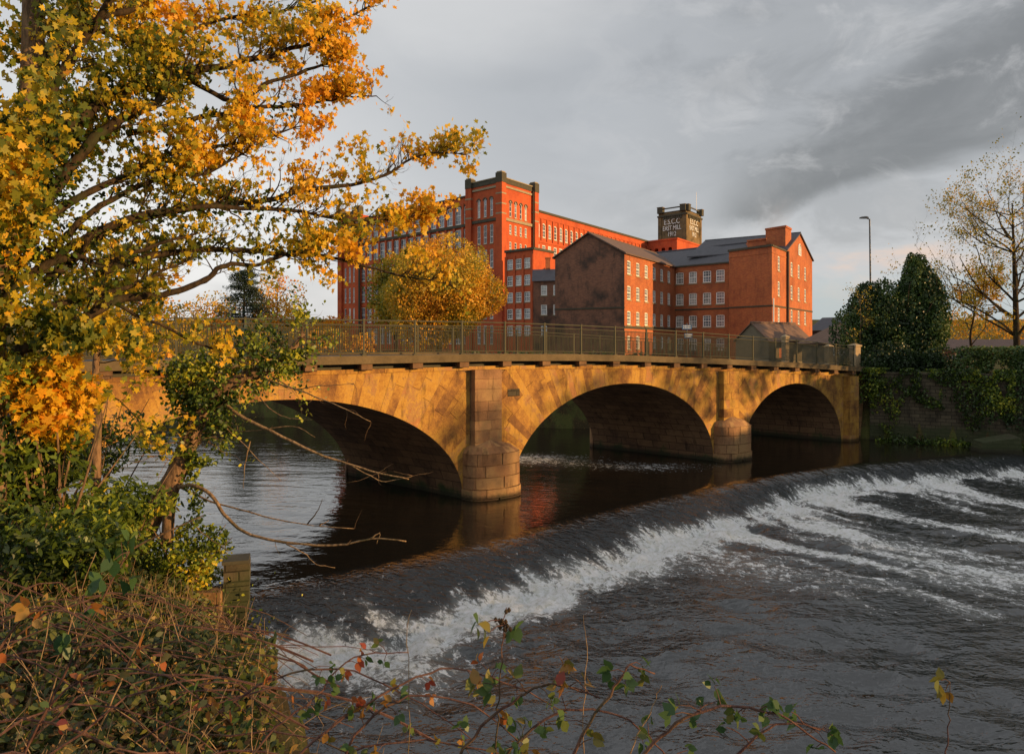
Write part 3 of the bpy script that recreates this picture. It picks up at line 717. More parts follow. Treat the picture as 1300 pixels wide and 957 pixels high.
# left main face, slightly set back
s_ = np.array([.8192, .5735])*.0
A_, B_ = FT, T_l; L = 32.1; n_ = 15; pitch = L/n_; keep = []; bulk = []
for k in range(n_):
    u0 = .35+k*pitch; keep.append((u0, u0+1.42, 25.55, 28.5, .45))
    for r_, zt_ in enumerate(rows):
        o = (u0, u0+1.42, zt_-2.95, zt_, 0)
        (keep if (k <= 3 or k >= 13) and r_ < 5 else bulk).append(o)
inset = .25; sh = (dr[0]*inset, dr[1]*inset); A_ = (A_[0]+sh[0], A_[1]+sh[1]); B_ = (B_[0]+sh[0], B_[1]+sh[1])
wall(mb, A_, B_, GZ, 30.0, keep+bulk)
for o in keep: window(mill, A_, B_, o, 'arched')
wm = MB(); Aa = np.array(A_); ua = (np.array(B_)-Aa)/np.linalg.norm(np.array(B_)-Aa)
for u0, u1, v0, v1, _ in bulk:
    a = Aa+ua*u0+np.array([-ua[1], ua[0]])*.11; b = Aa+ua*u1+np.array([-ua[1], ua[0]])*.11
    wm.face([(*a, v0), (*b, v0), (*b, v1), (*a, v1)], 0)
    for fr_ in (.0, .5, .94):
        a2 = a+(b-a)*fr_-np.array([-ua[1], ua[0]])*.04; b2 = a+(b-a)*(fr_+.06)-np.array([-ua[1], ua[0]])*.04; wm.face([(*a2, v0), (*b2, v0), (*b2, v1), (*a2, v1)], 1)
    for fr_ in (.0, .5, .96):
        q = -np.array([-ua[1], ua[0]])*.03; zz = v0+(v1-v0)*fr_; wm.face([(*(a+q), zz), (*(b+q), zz), (*(b+q), zz+.12), (*(a+q), zz+.12)], 1)
wm.build('window', [M['glass'], M['white']], mill)['kind'] = 'stuff'
# far-left turret
ops = []
for k in range(3):
    u0 = 1.1+k*1.5; ops.append((u0, u0+.62, 26.0, 28.9, .31))
    for zt_ in rows[1:4]: ops.append((u0, u0+.62, zt_-2.9, zt_, 0))
facade(mill, mb, FL, FT, GZ, 31.0, ops, style='thin', nwin=lambda i, o: i % 4 < 4)
# right main face
ops = []; Rr = along(T_r, (dr[1], -dr[0]), -.25)
for k in range(26):
    u0 = 1.0+k*1.86; ops.append((u0, u0+1.12, 23.9, 26.3, .5))
    if k < 26: ops.append((u0+.05, u0+1.07, 20.7, 22.6, 0))
RRr = along(RR, (dr[1], -dr[0]), -.25)
facade(mill, mb, Rr, RRr, GZ, 28.2, ops, style='arched', nwin=lambda i, o: i < 40)
# turret returns and hidden sides
wall(mb, T_r, along(T_r, dl, 7), 25, 31.0); wall(mb, along(T_l, dr, 9.35), T_l, 25, 31.0)
wall(mb, along(T_l, dr, 9.35), along(T_r, dl, 7.1), 25, 31.0)
wall(mb, FT, along(FT, dr, 6), 25, 31.0); wall(mb, along(FL, dr, 30), FL, GZ, 31.0); wall(mb, RR, along(RR, dl, 45), GZ, 28.2)
mb.face([(*T_l, 30.9), (*E, 30.9), (*T_r, 30.9), (*along(T_l, dr, 9.35), 30.9)]); mb.face([(*along(A_, dr, .1), 29.4), (*along(B_, dr, .1), 29.4), (*along(B_, dr, 60), 27.6), (*along(A_, dr, 60), 27.6)])
mb.face([(*FL, 30.5), (*FT, 30.5), (*along(FT, dr, 6), 30.5), (*along(FL, dr, 6), 30.5)])
# stone trim: string bands, corbelled parapets, corner piers
for a, b in ((T_l, E), (E, T_r)):
    band(tr, a, b, 25.15, 25.6, .22, 1 if a is T_l else 0); band(tr, a, b, 30.3, 30.62, .16, 0); band(tr, a, b, 31.0, 31.75, .10, 1)
    band(tr, a, b, 31.75, 31.9, .2, 0)
band(tr, A_, B_, 25.0, 25.45, .22, 1); band(tr, A_, B_, 29.85, 30.1, .2, 1); band(tr, FL, FT, 25.15, 25.6, .2, 1); band(tr, FL, FT, 31.0, 31.8, .12, 1)
band(tr, Rr, RRr, 28.0, 28.35, .2, 1)
trr = MB(); band(trr, Rr, RRr, 22.95, 23.25, .12); band(trr, Rr, RRr, 27.0, 27.3, .1)
for k in range(27): a = along(Rr, dr, .6+k*1.86); band(trr, a, along(a, dr, .3), 23.25, 27.0, .14)
for k in range(16): a = along(A_, ua, .05+k*pitch); band(trr, a, along(a, ua, .3), GZ, 25.0, .2); band(trr, a, along(a, ua, .3), 25.45, 28.9, .14)
for zt_ in rows: band(trr, A_, B_, zt_-3.9, zt_-3.35, .12)
for p_ in (T_l, E, T_r, FL, FT):
    for m_, z0, z1, d_ in ((0, GZ, 30.9, 1.15), ):
        trr.cbox((p_[0], p_[1], (z0+z1)/2), (d_, d_, z1-z0), 0, math.atan2(dr[1], dr[0]))
    tr.cbox((p_[0], p_[1], 31.65), (1.25, 1.25, 1.5), 1, math.atan2(dr[1], dr[0])); tr.cbox((p_[0], p_[1], 32.5), (1.0, 1.0, .2), 0, math.atan2(dr[1], dr[0]))
    for zz in (26.1, 27.6, 29.2): tr.cbox((p_[0], p_[1], zz), (1.2, 1.2, .22), 0, math.atan2(dr[1], dr[0]))
for a, b, n__, st_, w_, z_, r_ in ((T_l, E, 3, 1.75, 1.45, 28.9, .31), (E, T_r, 4, 2.25, 1.45, 28.4, .3)):
    uu = unit(np.array(b)-np.array(a))
    for k in range(n__):
        c_ = along(a, uu, st_+k*w_+.3); nn = (uu[1]*.08, -uu[0]*.08)
        for j in range(8):
            a0, a1 = math.pi*j/8, math.pi*(j+1)/8; ri, ro = r_+.02, r_+.2
            q = [(c_[0]+uu[0]*r*math.cos(t_)+nn[0], c_[1]+uu[1]*r*math.cos(t_)+nn[1], z_-r_+r*math.sin(t_)) for r, t_ in ((ri, a1), (ro, a1), (ro, a0), (ri, a0))]; tr.face(q[::-1], 1)
for k in range(15):
    uu = ua; c_ = along(A_, uu, .35+k*pitch+.71); nn = (uu[1]*.06, -uu[0]*.06)
    for j in range(8):
        a0, a1 = math.pi*j/8, math.pi*(j+1)/8
        q = [(c_[0]+uu[0]*r*math.cos(t_)+nn[0], c_[1]+uu[1]*r*math.cos(t_)+nn[1], 28.05+r*.75*math.sin(t_)) for r, t_ in ((.74, a1), (1.0, a1), (1.0, a0), (.74, a0))]; tr.face(q[::-1], 1)
dps = []; dp = MB(); a = along(E, dl, 7.35); dp.tube([(a[0]-.1, a[1]-.3, GZ), (a[0]-.1, a[1]-.3, 30)], .13, 6); dps.append(dp); dp = MB(); a = along(E, dl, 38.6); dp.tube([(a[0]-.2, a[1]-.3, GZ), (a[0]-.2, a[1]-.3, 30)], .22, 6); dps.append(dp); dp = MB()
a = along(E, dr, 8.6); dp.tube([(a[0]+.3, a[1]-.2, 20), (a[0]+.3, a[1]-.2, 31)], .1, 6)
mb.build('wall', M['brick_red'], mill); trr.build('brick_pier', M['brick_red'], mill); tr.build('stone_trim', [M['stone_trim'], M['stone_dark']], mill); dps.append(dp)
for dp in dps: dp.build('downpipe', M['stone_dark'], mill)
# roof tower with the lettering, and the brick block below it
tw = MB(); C = (40.5, 165.0); tl = along(C, dl, 7.45); tr_ = along(C, dr, 9.9)
M['tower'] = mat_brick('dark_tower_brick', (.24, .16, .07), (.17, .12, .06), (.035, .03, .022), (.2, .15, .09), .75)
wall(tw, tl, C, 22, 37.0); wall(tw, C, tr_, 22, 37.0); wall(tw, along(tl, dr, 9.9), tl, 22, 37); wall(tw, tr_, along(tl, dr, 9.9), 22, 37)
for a, b in ((tl, C), (C, tr_)):
    band(tw, a, b, 35.9, 36.3, .35, 1); band(tw, a, b, 37.7, 38.0, .1, 1); band(tw, a, b, 36.9, 37.05, .1, 1)
    uu = unit(np.array(b)-np.array(a)); LL = np.linalg.norm(np.array(b)-np.array(a))
    for k in range(9): c_ = along(a, uu, 1.4+k*(LL-2.8)/8); band(tw, c_, along(c_, uu, .28), 35.2, 35.9, .2, 1)
    for k in (0, LL-1.3): c_ = along(a, uu, k+(.65 if k == 0 else .65)); tw.cbox((c_[0], c_[1], 37.5), (1.35, 1.35, 1.4), 1, math.atan2(dr[1], dr[0])); tw.cbox((c_[0], c_[1], 38.25), (1.5, 1.5, .12), 0, math.atan2(dr[1], dr[0]))
    band(tw, a, along(a, uu, .8), 22, 35.9, .14); band(tw, along(a, uu, LL-.8), b, 22, 35.9, .14)
tower = tw.build('roof_tower', [M['tower'], M['stone_dark']], mill)
for a, b, xs_ in ((tl, C, .80), (C, tr_, .95)):
    text_part('lettering', 'E.S.C.C', a, b, 34.05, 1.25, tower, 'letter', .5, .08, .03, xs_)
    text_part('lettering', 'EAST MILL', a, b, 32.6, 1.1, tower, 'letter', .5, .08, .03, xs_*.88)
    text_part('lettering', '1912', a, b, 31.2, 1.05, tower, 'letter', .5, .08, .03, xs_)
lb = MB(); C2 = (34.9, 150.0); L2 = along(C2, dl, 8.2); R2 = along(C2, dr, 16)
wall(lb, L2, C2, 20, 28.1, [(1+k*1.7, 1.9+k*1.7, 24.9, 26.4, .25) for k in range(4)]); wall(lb, C2, R2, 20, 28.1); lb.face([(*L2, 28.05), (*C2, 28.05), (*R2, 28.05), (*along(L2, dr, 16), 28.05)])
band(lb, L2, C2, 27.9, 28.25, .15); band(lb, C2, R2, 27.9, 28.25, .15)
lb.build('roof_block', M['brick_red'], mill)
pm = MB(); q = at(884, 270, 166); pm.tube([(q[0], q[1], 37), (q[0], q[1], 41.2)], [.07, .05], 6); pm.build('mast', M['white'], mill)

# ---- red brick annex in front of the turret
Ax = (3.0, 100.0); an = empty('mill_annex', (*Ax, GZ), 'narrow flat topped red brick annex with three columns of windows below the mill turret', 'annex')
mb = MB(); al = along(Ax, dl, 5.5); ar = along(Ax, dr, 5.3)
ops = [(.3+k*1.72, 1.45+k*1.72, z_, z_+1.45, 0) for k in range(3) for z_ in (16.7, 14.3, 11.9, 9.5, 7.1)]
facade(an, mb, al, Ax, GZ, 19.2, ops); wall(mb, Ax, ar, GZ, 19.2); wall(mb, along(al, dr, 5.3), al, GZ, 19.2); mb.face([(*al, 18.9), (*Ax, 18.9), (*ar, 18.9), (*along(al, dr, 5.3), 18.9)])
for k in range(4): a = along(al, (-dl[0], -dl[1]), -.05+k*1.72); band(mb, a, along(a, (-dl[0], -dl[1]), .3), GZ, 18.6, .12)
mb.build('wall', M['brick_red'], an)
mb = MB(); band(mb, al, Ax, 19.2, 19.55, .2); band(mb, Ax, ar, 19.2, 19.55, .15); mb.build('parapet', M['stone_dark'], an)
# ---- low dark link house
q = at(677, 434, 95); q2 = at(707, 434, 94); lk = empty('link_building', (q[0], q[1], GZ), 'low dark brick house squeezed between the annex and the sooty gable', 'house')
mb = MB(); A_, B_ = (q[0], q[1]), (q2[0], q2[1]); LL = math.hypot(B_[0]-A_[0], B_[1]-A_[1])
facade(lk, mb, A_, B_, GZ, 14.4, [(1.05, 1.9, z_, z_+1.35, 0) for z_ in (12.4, 9.8, 7.0)]+[(2.75, LL-.05, z_, z_+1.35, 0) for z_ in (12.4, 9.8)])
wall(mb, B_, (B_[0]+2, B_[1]+5), GZ, 14.4); mb.build('wall', M['brick_soot'], lk)
mb = MB(); mb.face([(A_[0]-.2, A_[1]-.3, 14.3), (B_[0]+.1, B_[1]-.3, 14.3), (B_[0]+1.2, B_[1]+3.2, 16.2), (A_[0], A_[1]+3.2, 16.2)]); mb.build('roof', M['slate'], lk)
c_ = at(695.5, 430, 98); mb = MB(); mb.cbox((c_[0], c_[1], 16.4), (.62, .62, 2.6), 0); mb.cbox((c_[0], c_[1], 17.75), (.75, .75, .18), 0); mb.build('chimney', M['brick_old'], lk)

# ---- sooty gabled wing
G = (11.9, 75.0); gl = (-.853, .5215); gr = (.521, .8535); W = 8.3; LN = 17.2
wg = empty('mill_wing', (*G, GZ), 'older brick mill wing with a blackened windowless gable and sunlit side', 'mill wing')
mb = MB(); Gl = along(G, gl, W); Gr = along(G, gr, LN); ap_ = along(G, gl, W/2); EV = 15.6; AP = 17.95
wall(mb, Gl, G, GZ, EV); mb.face([(*Gl, EV), (*G, EV), (*ap_, AP)], 0, [(0, EV), (W, EV), (W/2, AP)])
wall(mb, along(Gl, gr, LN), Gl, GZ, EV)
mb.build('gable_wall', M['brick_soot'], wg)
mb = MB(); ops = [(.75+k*2.58, 1.8+k*2.58, z_, z_+1.45, .1) for k in range(6) for z_ in (13.45, 10.75, 8.05, 5.4)]
facade(wg, mb, G, Gr, GZ, EV, ops, mats=('glass', 'glass_pale', 'glass')); mb.build('wall', M['brick_old'], wg)
mb = MB(); band(mb, Gl, G, 9.75, 9.92, .06); mb.build('string_course', M['stone_dark'], wg); mb = MB(); band(mb, G, Gr, 7.72, 7.9, .05); mb.build('string_course', M['stone_dark'], wg); mb = MB(); band(mb, G, Gr, EV-.12, EV+.06, .14); mb.build('gutter', M['stone_dark'], wg)
def gable_roof(A, dacross, W, dlong, L, ez, az, over=.25, th=.14, frac=.5, name='roof', mat='slate', parent=None, back=True):
    mb = MB(); a0 = np.array(A, float); da = np.array(dacross, float); dn = np.array(dlong, float); s0 = -over; s1 = L
    ap2 = a0+da*W*frac; k1 = (az-ez)/(W*frac); k2 = (az-ez)/(W*(1-frac))
    for sgn, ee, kk in ((-1, a0-da*over, k1), (1, a0+da*(W+over), k2)):
        e0 = ee+dn*s0; e1 = ee+dn*s1; r0 = ap2+dn*s0; r1 = ap2+dn*s1; ze = ez-over*kk
        lo = [(*e0, ze+.03), (*e1, ze+.03), (*r1, az+.03), (*r0, az+.03)]; mb.hexa(lo+[(x, y, z+th) for x, y, z in lo])
    mb.tube([(*(ap2+dn*s0), az+th+.03), (*(ap2+dn*s1), az+th+.03)], .09, 6)
    return mb.build(name, M[mat], parent)
M['slate_warm'] = mat_plain('brown_slate_roof', (.13, .085, .065), .8, .35, 1.5)
gable_roof(G, gl, W, gr, LN+4, EV, AP, parent=wg, mat='slate_warm')

# ---- long wing: recessed front, projecting block, tall lit gable, stair turret
A0 = (20.5, 89.0); A1 = (25.7, 84.0); K = (28.6, 78.0); Kl = (25.4, 83.0); kd = (.574, .8189); K1 = along(K, kd, 6.1); K2 = along(K, kd, 19.5)
w3 = empty('mill_wing', (*K, GZ), 'long slate roofed brick wing with windowless projecting block, stair turret and bright orange gable end', 'mill wing')
mb = MB(); cs = (.62, 2.45, 4.35, 6.1)
ops = [(c_-.55, c_+.55, z_, z_+1.45, .1) for c_ in cs for z_ in (13.4, 10.75, 8.0, 5.2)]
facade(w3, mb, A0, A1, GZ, 15.55, ops, mats=('glass', 'glass_pale', 'glass')); wall(mb, along(A1, unit(np.array(A1)-np.array(A0)), 0), A1[:1]+(A1[1]-.01,), GZ, 15) if False else None
wall(mb, Kl, K, GZ, 16.7)
ops = [(2.45, 3.35, z_, z_+1.65, .1) for z_ in (14.25, 11.4, 8.4, 5.6)]
facade(w3, mb, K, K1, GZ, 16.7, ops, mats=('glass_pale', 'glass'))
ops = [(c_-6.1-.5, c_-6.1+.5, z_, z_+1.65, .1) for c_ in (8.7, 12.2, 15.6) for z_ in (14.1, 11.3, 8.4, 5.6)]
facade(w3, mb, K1, K2, GZ, 16.9, ops, mats=('glass_pale', 'glass'))
apx = along(K, kd, 12.4); mb.face([(*K1, 16.9), (*K2, 16.9), (*apx, 19.6)], 0, [(0, 0), (13.4, 0), (6.5, 2.7)])
for a, b in ((Kl, K), (K, K1)): band(mb, a, b, 16.0, 16.1, .04)
wall(mb, K2, along(K2, (-.819, .574), 14), GZ, 16.9); mb.face([(*Kl, 16.4), (*K, 16.4), (*K1, 16.4), (*along(Kl, kd, 6), 16.4)])
mb.build('wall', M['brick_old'], w3)
# arched window in the gable
gw = along(K, kd, 11.75); gm = MB(); nn = np.array([kd[1], -kd[0]])
def gp(x, z, o): return (gw[0]+kd[0]*x+nn[0]*o, gw[1]+kd[1]*x+nn[1]*o, z)
prof = [(0, 16.95), (1.3, 16.95), (1.3, 17.75)]+[(.65+.65*math.cos(a), 17.75+.6*math.sin(a)) for a in np.linspace(.3, math.pi-.3, 7)]+[(0, 17.75)]
gm.face([gp(x, z, .05) for x, z in prof]); g_ = gm.build('window', M['glass_pale'], w3)
gm = MB()
for (a1, b1) in zip(prof, prof[1:]+prof[:1]): gm.tube([gp(a1[0], a1[1], .06), gp(b1[0], b1[1], .06)], .06, 4)
gm.tube([gp(.65, 16.95, .06), gp(.65, 18.3, .06)], .05, 4); gm.tube([gp(0, 17.6, .06), gp(1.3, 17.6, .06)], .05, 4); fr = gm.build('window_frame', M['white']); fr.data.transform(Matrix.Translation(-WL[w3.name])); fr.parent = g_; g_.location = (0, 0, 0)
mb = MB(); band(mb, A0, A1, 10.1, 10.28, .06); mb.build('string_course', M['stone_dark'], w3); mb = MB(); band(mb, Kl, K, 10.1, 10.28, .06); band(mb, K, K1, 10.1, 10.28, .06); band(mb, K1, K2, 10.1, 10.28, .06); mb.build('string_course', M['stone_dark'], w3); mb = MB(); band(mb, Kl, K, 16.7, 16.95, .14); band(mb, K, K1, 16.7, 16.9, .1); mb.build('parapet_coping', M['stone_dark'], w3); mb = MB(); band(mb, A0, A1, 15.5, 15.68, .16); mb.build('gutter', M['stone_dark'], w3)
mb = MB(); mb.face([(*along(A0, (-.72, .69), 1.0), 15.65), (A1[0]+1.5, A1[1]-1.4, 15.65), (30.2, 87.2, 18.5), (19.9, 98.2, 18.5)])
mb.face([(30.2, 87.2, 18.5), (19.9, 98.2, 18.5), (25, 104, 15.6), (36, 94, 15.6)][::-1])
mb.tube([(30.2, 87.2, 18.55), (19.9, 98.2, 18.55)], .1, 6); mb.build('roof', M['slate'], w3)
gable_roof(K1, kd, 13.4, (-.819, .574), 12, 16.9, 19.6, frac=.47, parent=w3, over=.2)
ch = MB(); cc = (32.4, 84.0); cl = (-.539, .842); c_l = along(cc, cl, 2.8); c_r = along(cc, kd, 2.7); c_b = along(c_l, kd, 2.7)
wall(ch, c_l, cc, 15, 19.8); wall(ch, cc, c_r, 15, 19.8); wall(ch, c_b, c_l, 15, 19.8); wall(ch, c_r, c_b, 15, 19.8); ch.face([(*c_l, 19.75), (*cc, 19.75), (*c_r, 19.75), (*c_b, 19.75)])
band(ch, c_l, cc, 19.75, 20.0, .08); band(ch, cc, c_r, 19.75, 20.0, .08); ch.build('stair_turret', M['brick_old'], w3)
dm = MB(); d0 = at(949.5, 434, 86.5); d1 = at(973, 434, 84.6); facade(w3, dm, (d0[0], d0[1]), (d1[0], d1[1]), 15.4, 18.4, [(1.3, 2.2, 16.6, 17.5, 0)])
band(dm, (d0[0], d0[1]), (d1[0], d1[1]), 18.4, 18.6, .15); wall(dm, (d0[0]+.5, d0[1]+3), (d0[0], d0[1]), 15.4, 18.4); dm.face([(d0[0], d0[1], 18.4), (d1[0], d1[1], 18.4), (d1[0]+.5, d1[1]+3, 18.4), (d0[0]+.5, d0[1]+3, 18.4)]); dm.build('dormer', M['brick_old'], w3)
dp = MB(); a = along(K, kd, 6.15); dp.box(along(a, (kd[1], -kd[0]), .02), kd, .42, -.22, GZ, 16.8); dp.build('downpipe', M['brick_dark'], w3)
dp = MB(); a = along(K, kd, .15); dp.tube([(a[0]+.1, a[1]-.1, GZ), (a[0]+.1, a[1]-.1, 11.0)], .07, 6); dp.build('vent_pipe', M['white'], w3)

# ---- small buildings by the right bank
def hut(P, Q, Lr, ez, az, label, gmat, rmat, win=True):
    P = np.array(P[:2]); Q = np.array(Q[:2]); u = unit(Q-P); W_ = np.linalg.norm(Q-P); v = np.array([-u[1], u[0]])
    h_ = empty('stone_hut', (P[0], P[1], 4.0), label, 'hut'); mb = MB()
    wall(mb, P, Q, 3.4, ez); mid = (P+Q)/2; mb.face([(*P, ez), (*Q, ez), (*mid, az)]); wall(mb, Q, Q+v*Lr, 3.4, ez, [(1.0, 2.0, 4.9, 5.7, 0)] if win else []); wall(mb, P+v*Lr, P, 3.4, ez)
    mb.build('wall', M[gmat], h_); gable_roof(P, u, W_, v, Lr, ez, az, parent=h_, mat=rmat, over=.15, th=.08); return h_
M['rubble_warm'] = mat_plain('pale_hut_stone', (.17, .145, .10), .9, .35, 2.5)
a, b = at(934, 434, 58), at(976, 434, 55.5); hut(a, b, 6, 6.3, 7.65, 'small stone gabled hut with a lit roof edge below the windowless brick block', 'rubble_warm', 'tile')
# hipped roof pavilion
q0 = at(1014, 434, 56); q1 = at(1082, 434, 52.5); hp = empty('pavilion', (q0[0], q0[1], 4.2), 'low pavilion with brown hipped roof and pale window band by the bridge end', 'pavilion')
u = unit(np.array(q1[:2])-np.array(q0[:2])); v = np.array([-u[1], u[0]]); Wp = np.linalg.norm(np.array(q1[:2])-np.array(q0[:2]))
P = np.array(q0[:2])+u*.3; Q = np.array(q1[:2])-u*.3; mb = MB(); wall(mb, P, Q, 3.6, 6.15, [(2.2, 3.4, 5.2, 5.75, 0)]); wall(mb, Q, Q+v*4.5, 3.6, 6.15); mb.build('wall', M['rubble_warm'], hp)
window(hp, P, Q, (2.2, 3.4, 5.2, 5.75, 0), 'thin', 'glass_pale')
mb = MB(); o0 = P-u*.3-v*.3; o1 = Q+u*.3-v*.3; o2 = o1+v*5.1; o3 = o0+v*5.1; apx_ = (o0+o1+o2+o3)/4; apx_ = apx_+u*-.1; z0, z1 = 6.1, 7.75
for a1, b1 in ((o0, o1), (o1, o2), (o2, o3), (o3, o0)): mb.face([(*a1, z0), (*b1, z0), (*apx_, z1)]); mb.face([(*b1, z0), (*a1, z0), (*(a1*.98+apx_*.02), z0-.1), (*(b1*.98+apx_*.02), z0-.1)])
mb.build('roof', M['tile'], hp)
def long_shed(px0, px1, Y0, Y1, ztop, zr, label, wm_, rm_, cat='building', name='industrial_building'):
    a, b = at(px0, 434, Y0), at(px1, 434, Y1); P = np.array(a[:2]); Q = np.array(b[:2]); u = unit(Q-P); v = np.array([-u[1], u[0]]); L = np.linalg.norm(Q-P)
    h_ = empty(name, (P[0], P[1], 4), label, cat); mb = MB()
    ops = [(x, x+1.6, ztop-1.7, ztop-.6, 0) for x in np.arange(2, L-3, 4.2)]
    wall(mb, P, Q, 3, ztop, ops); wall(mb, Q, Q+v*9, 3, ztop); wall(mb, P+v*9, P, 3, ztop); mb.build('wall', M[wm_], h_)
    wm2 = MB()
    for op in ops[:12]: window(h_, P, Q, op, 'thin')
    rf = MB(); o0 = P-u*.3-v*.3; o1 = Q+u*.3-v*.3; rf.face([(*o0, ztop+.02), (*o1, ztop+.02), (*(o1+v*5), zr), (*(o0+v*5), zr)]); rf.face([(*(o0+v*5), zr), (*(o1+v*5), zr), (*(o1+v*10), ztop), (*(o0+v*10), ztop)]); rf.build('roof', M[rm_], h_)
    return h_
long_shed(1028, 1120, 108, 100, 7.9, 10.0, 'long low dark roofed shed beyond the orange gable end', 'brick_dark', 'slate')
long_shed(1185, 1420, 84, 70, 5.3, 6.5, 'low brick sheds with dark roof behind the bare trees at the right', 'brick_soot', 'slate_warm')
# gate posts and sunlit parapet stones at the bridge end
for px_, y0, y1, Y_, w_, lab in ((997, 429, 452, 44, .32, 'sunlit stone gatepost just right of the small gabled hut'), (1052, 441, 466, 46.5, .36, 'middle sunlit stone post in front of the pavilion'), (1085, 440, 466, 45.8, .5, 'rightmost sunlit stone post where the bridge railing ends')):
    q = at(px_, y1, Y_); zt_ = at(px_, y0, Y_)[2]; zb_ = 4.0; mb = MB()
    mb.cbox((q[0], q[1], (zb_+zt_)/2), (w_, w_, zt_-zb_), 0, .5); mb.cbox((q[0], q[1], zt_+.05), (w_*1.25, w_*1.25, .1), 0, .5)
    b_ = len(mb.v); mb.v.append((q[0], q[1], zt_+.25)); 
    c4 = [mb.v[b_-4+i] for i in range(4)]
    for i in range(4): mb.face([c4[i], c4[(i+1) % 4], (q[0], q[1], zt_+.22)])
    o = origin_to(mb.build('stone_post', M['post']), (q[0], q[1], zb_)); tag(o, lab, 'post', 'stone posts at the bridge end')
# ---- street lamp
q = at(1104, 350, 52); lz = at(1097, 279, 52)[2]; lamp = empty('street_lamp', (q[0], q[1], 4.2), 'tall grey street lamp rising behind the dark evergreen trees', 'street lamp')
mb = MB(); mb.tube([(q[0]+.15, q[1], 4.2), (q[0]+.12, q[1], 5.6), (q[0]+.12, q[1], 5.7), (q[0], q[1], lz+.05)], [.11, .11, .075, .05], 8); mb.tube([(q[0], q[1], lz+.02), (q[0]-.25, q[1]+.03, lz+.12)], .035, 6); mb.build('pole', M['steel'], lamp)
mb = MB(); x0 = q[0]-.75
hd = [(0, .04), (.15, .09), (.45, .12), (.62, .09), (.68, .03)]
for (a1, r1), (a2, r2) in zip(hd[:-1], hd[1:]): mb.hexa([(x0+a1, q[1]-r1, lz+.08), (x0+a2, q[1]-r2, lz+.08), (x0+a2, q[1]+r2, lz+.08), (x0+a1, q[1]+r1, lz+.08), (x0+a1, q[1]-r1*.6, lz+.12+r1), (x0+a2, q[1]-r2*.6, lz+.12+r2), (x0+a2, q[1]+r2*.6, lz+.12+r2), (x0+a1, q[1]+r1*.6, lz+.12+r1)])
mb.build('lamp_head', M['steel'], lamp)
# slim posts
for px_, y0, Y_, r_, mat_, nm, lab in ((1077, 381, 49, .035, 'steel', 'sign_post', 'thin pale pole standing beside the brown hipped roof'), ):
    q = at(px_, y0, Y_); mb = MB(); mb.tube([(q[0], q[1], 4.0), (q[0], q[1], q[2])], [r_, r_*.8], 6); mb.cbox((q[0], q[1], q[2]+.02), (r_*3, r_*3, .05), 0)
    o = origin_to(mb.build(nm, M[mat_]), (q[0], q[1], 4.0)); tag(o, lab, 'pole')
# ---- blue sign on the bridge railing
q = at(872, 420, 37.2); sg = empty('road_sign', (q[0], q[1], 5.4), 'small blue two panel sign on a post above the bridge railing', 'sign')
mb = MB(); mb.tube([(q[0], q[1], 5.2), (q[0], q[1], at(872, 410, 37.2)[2])], .03, 6); mb.build('post', M['steel'], sg)
for (xa, xb, ya, yb) in ((866, 878, 412.5, 418.5), (868.5, 879, 423.5, 429.5)):
    a, b = at(xa, yb, 37.1), at(xb, ya, 37.1); mb = MB(); mb.hexa([(a[0], a[1]-.03, a[2]), (b[0], a[1]-.03, a[2]), (b[0], a[1]+.0, a[2]), (a[0], a[1]+.0, a[2]), (a[0], a[1]-.03, b[2]), (b[0], a[1]-.03, b[2]), (b[0], a[1]+.0, b[2]), (a[0], a[1]+.0, b[2])])
    pn = mb.build('sign_panel', M['blue_sign'], sg); mk = MB()
    for r in range(2):
        z_ = a[2]+(b[2]-a[2])*(.28+.4*r)
        for k in range(5): x_ = a[0]+(b[0]-a[0])*(.12+k*.16); mk.hexa([(x_, a[1]-.034, z_), (x_+.045, a[1]-.034, z_), (x_+.045, a[1]-.0305, z_), (x_, a[1]-.0305, z_), (x_, a[1]-.034, z_+.05), (x_+.045, a[1]-.034, z_+.05), (x_+.045, a[1]-.0305, z_+.05), (x_, a[1]-.0305, z_+.05)])
    mk.build('sign_marks', M['letter'], pn)
# ---- stone pillar at the left end of the weir
def pillar():
    q = at(300, 712, 15.3); zt_ = q[2]; p_ = empty('stone_pillar', (q[0], q[1], -.8), 'lichened stone pillar at the near left end of the weir', 'pillar'); mb = MB(); z = -1.2
    while z < zt_-.01:
        h_ = min(.55, zt_-z); j = rng.uniform(-.02, .02); mb.cbox((q[0]+j, q[1]+j, z+h_/2), (.50+j, .5, h_-.014), 0, .3); z += h_
    mb.build('shaft', M['rubble'], p_); vv = np.stack([q[0]+rng.normal(size=900)*.33, q[1]-.15+rng.normal(size=900)*.28, zt_-.1-rng.random(900)**.6*1.7], -1); vv = vv[(vv[:, 0] < q[0]+.02) | (vv[:, 2] < zt_-1.15) | (rng.random(900) < .12)]; leaf_mesh('ivy', vv, rng.uniform(.05, .09, len(vv)), rng.random(len(vv)), 'oval', M['leaf_ivy'], p_, .0); mb = MB(); mb.cbox((q[0], q[1], zt_+.04), (.54, .54, .07), 0, .3); mb.build('cap_stone', M['stone_dark'], p_)
    mb = MB(); A_ = Vector((q[0]-.2, q[1]-.1)); d_ = Vector((-.85, -.1)).normalized()
    mb.box(A_, d_, 3.0, .4, -1.2, zt_-.5); o = origin_to(mb.build('stone_wall', M['sand_back']), (A_.x, A_.y, 0)); tag(o, 'short sandstone wall running left from the pillar under ivy', 'wall')
pillar()
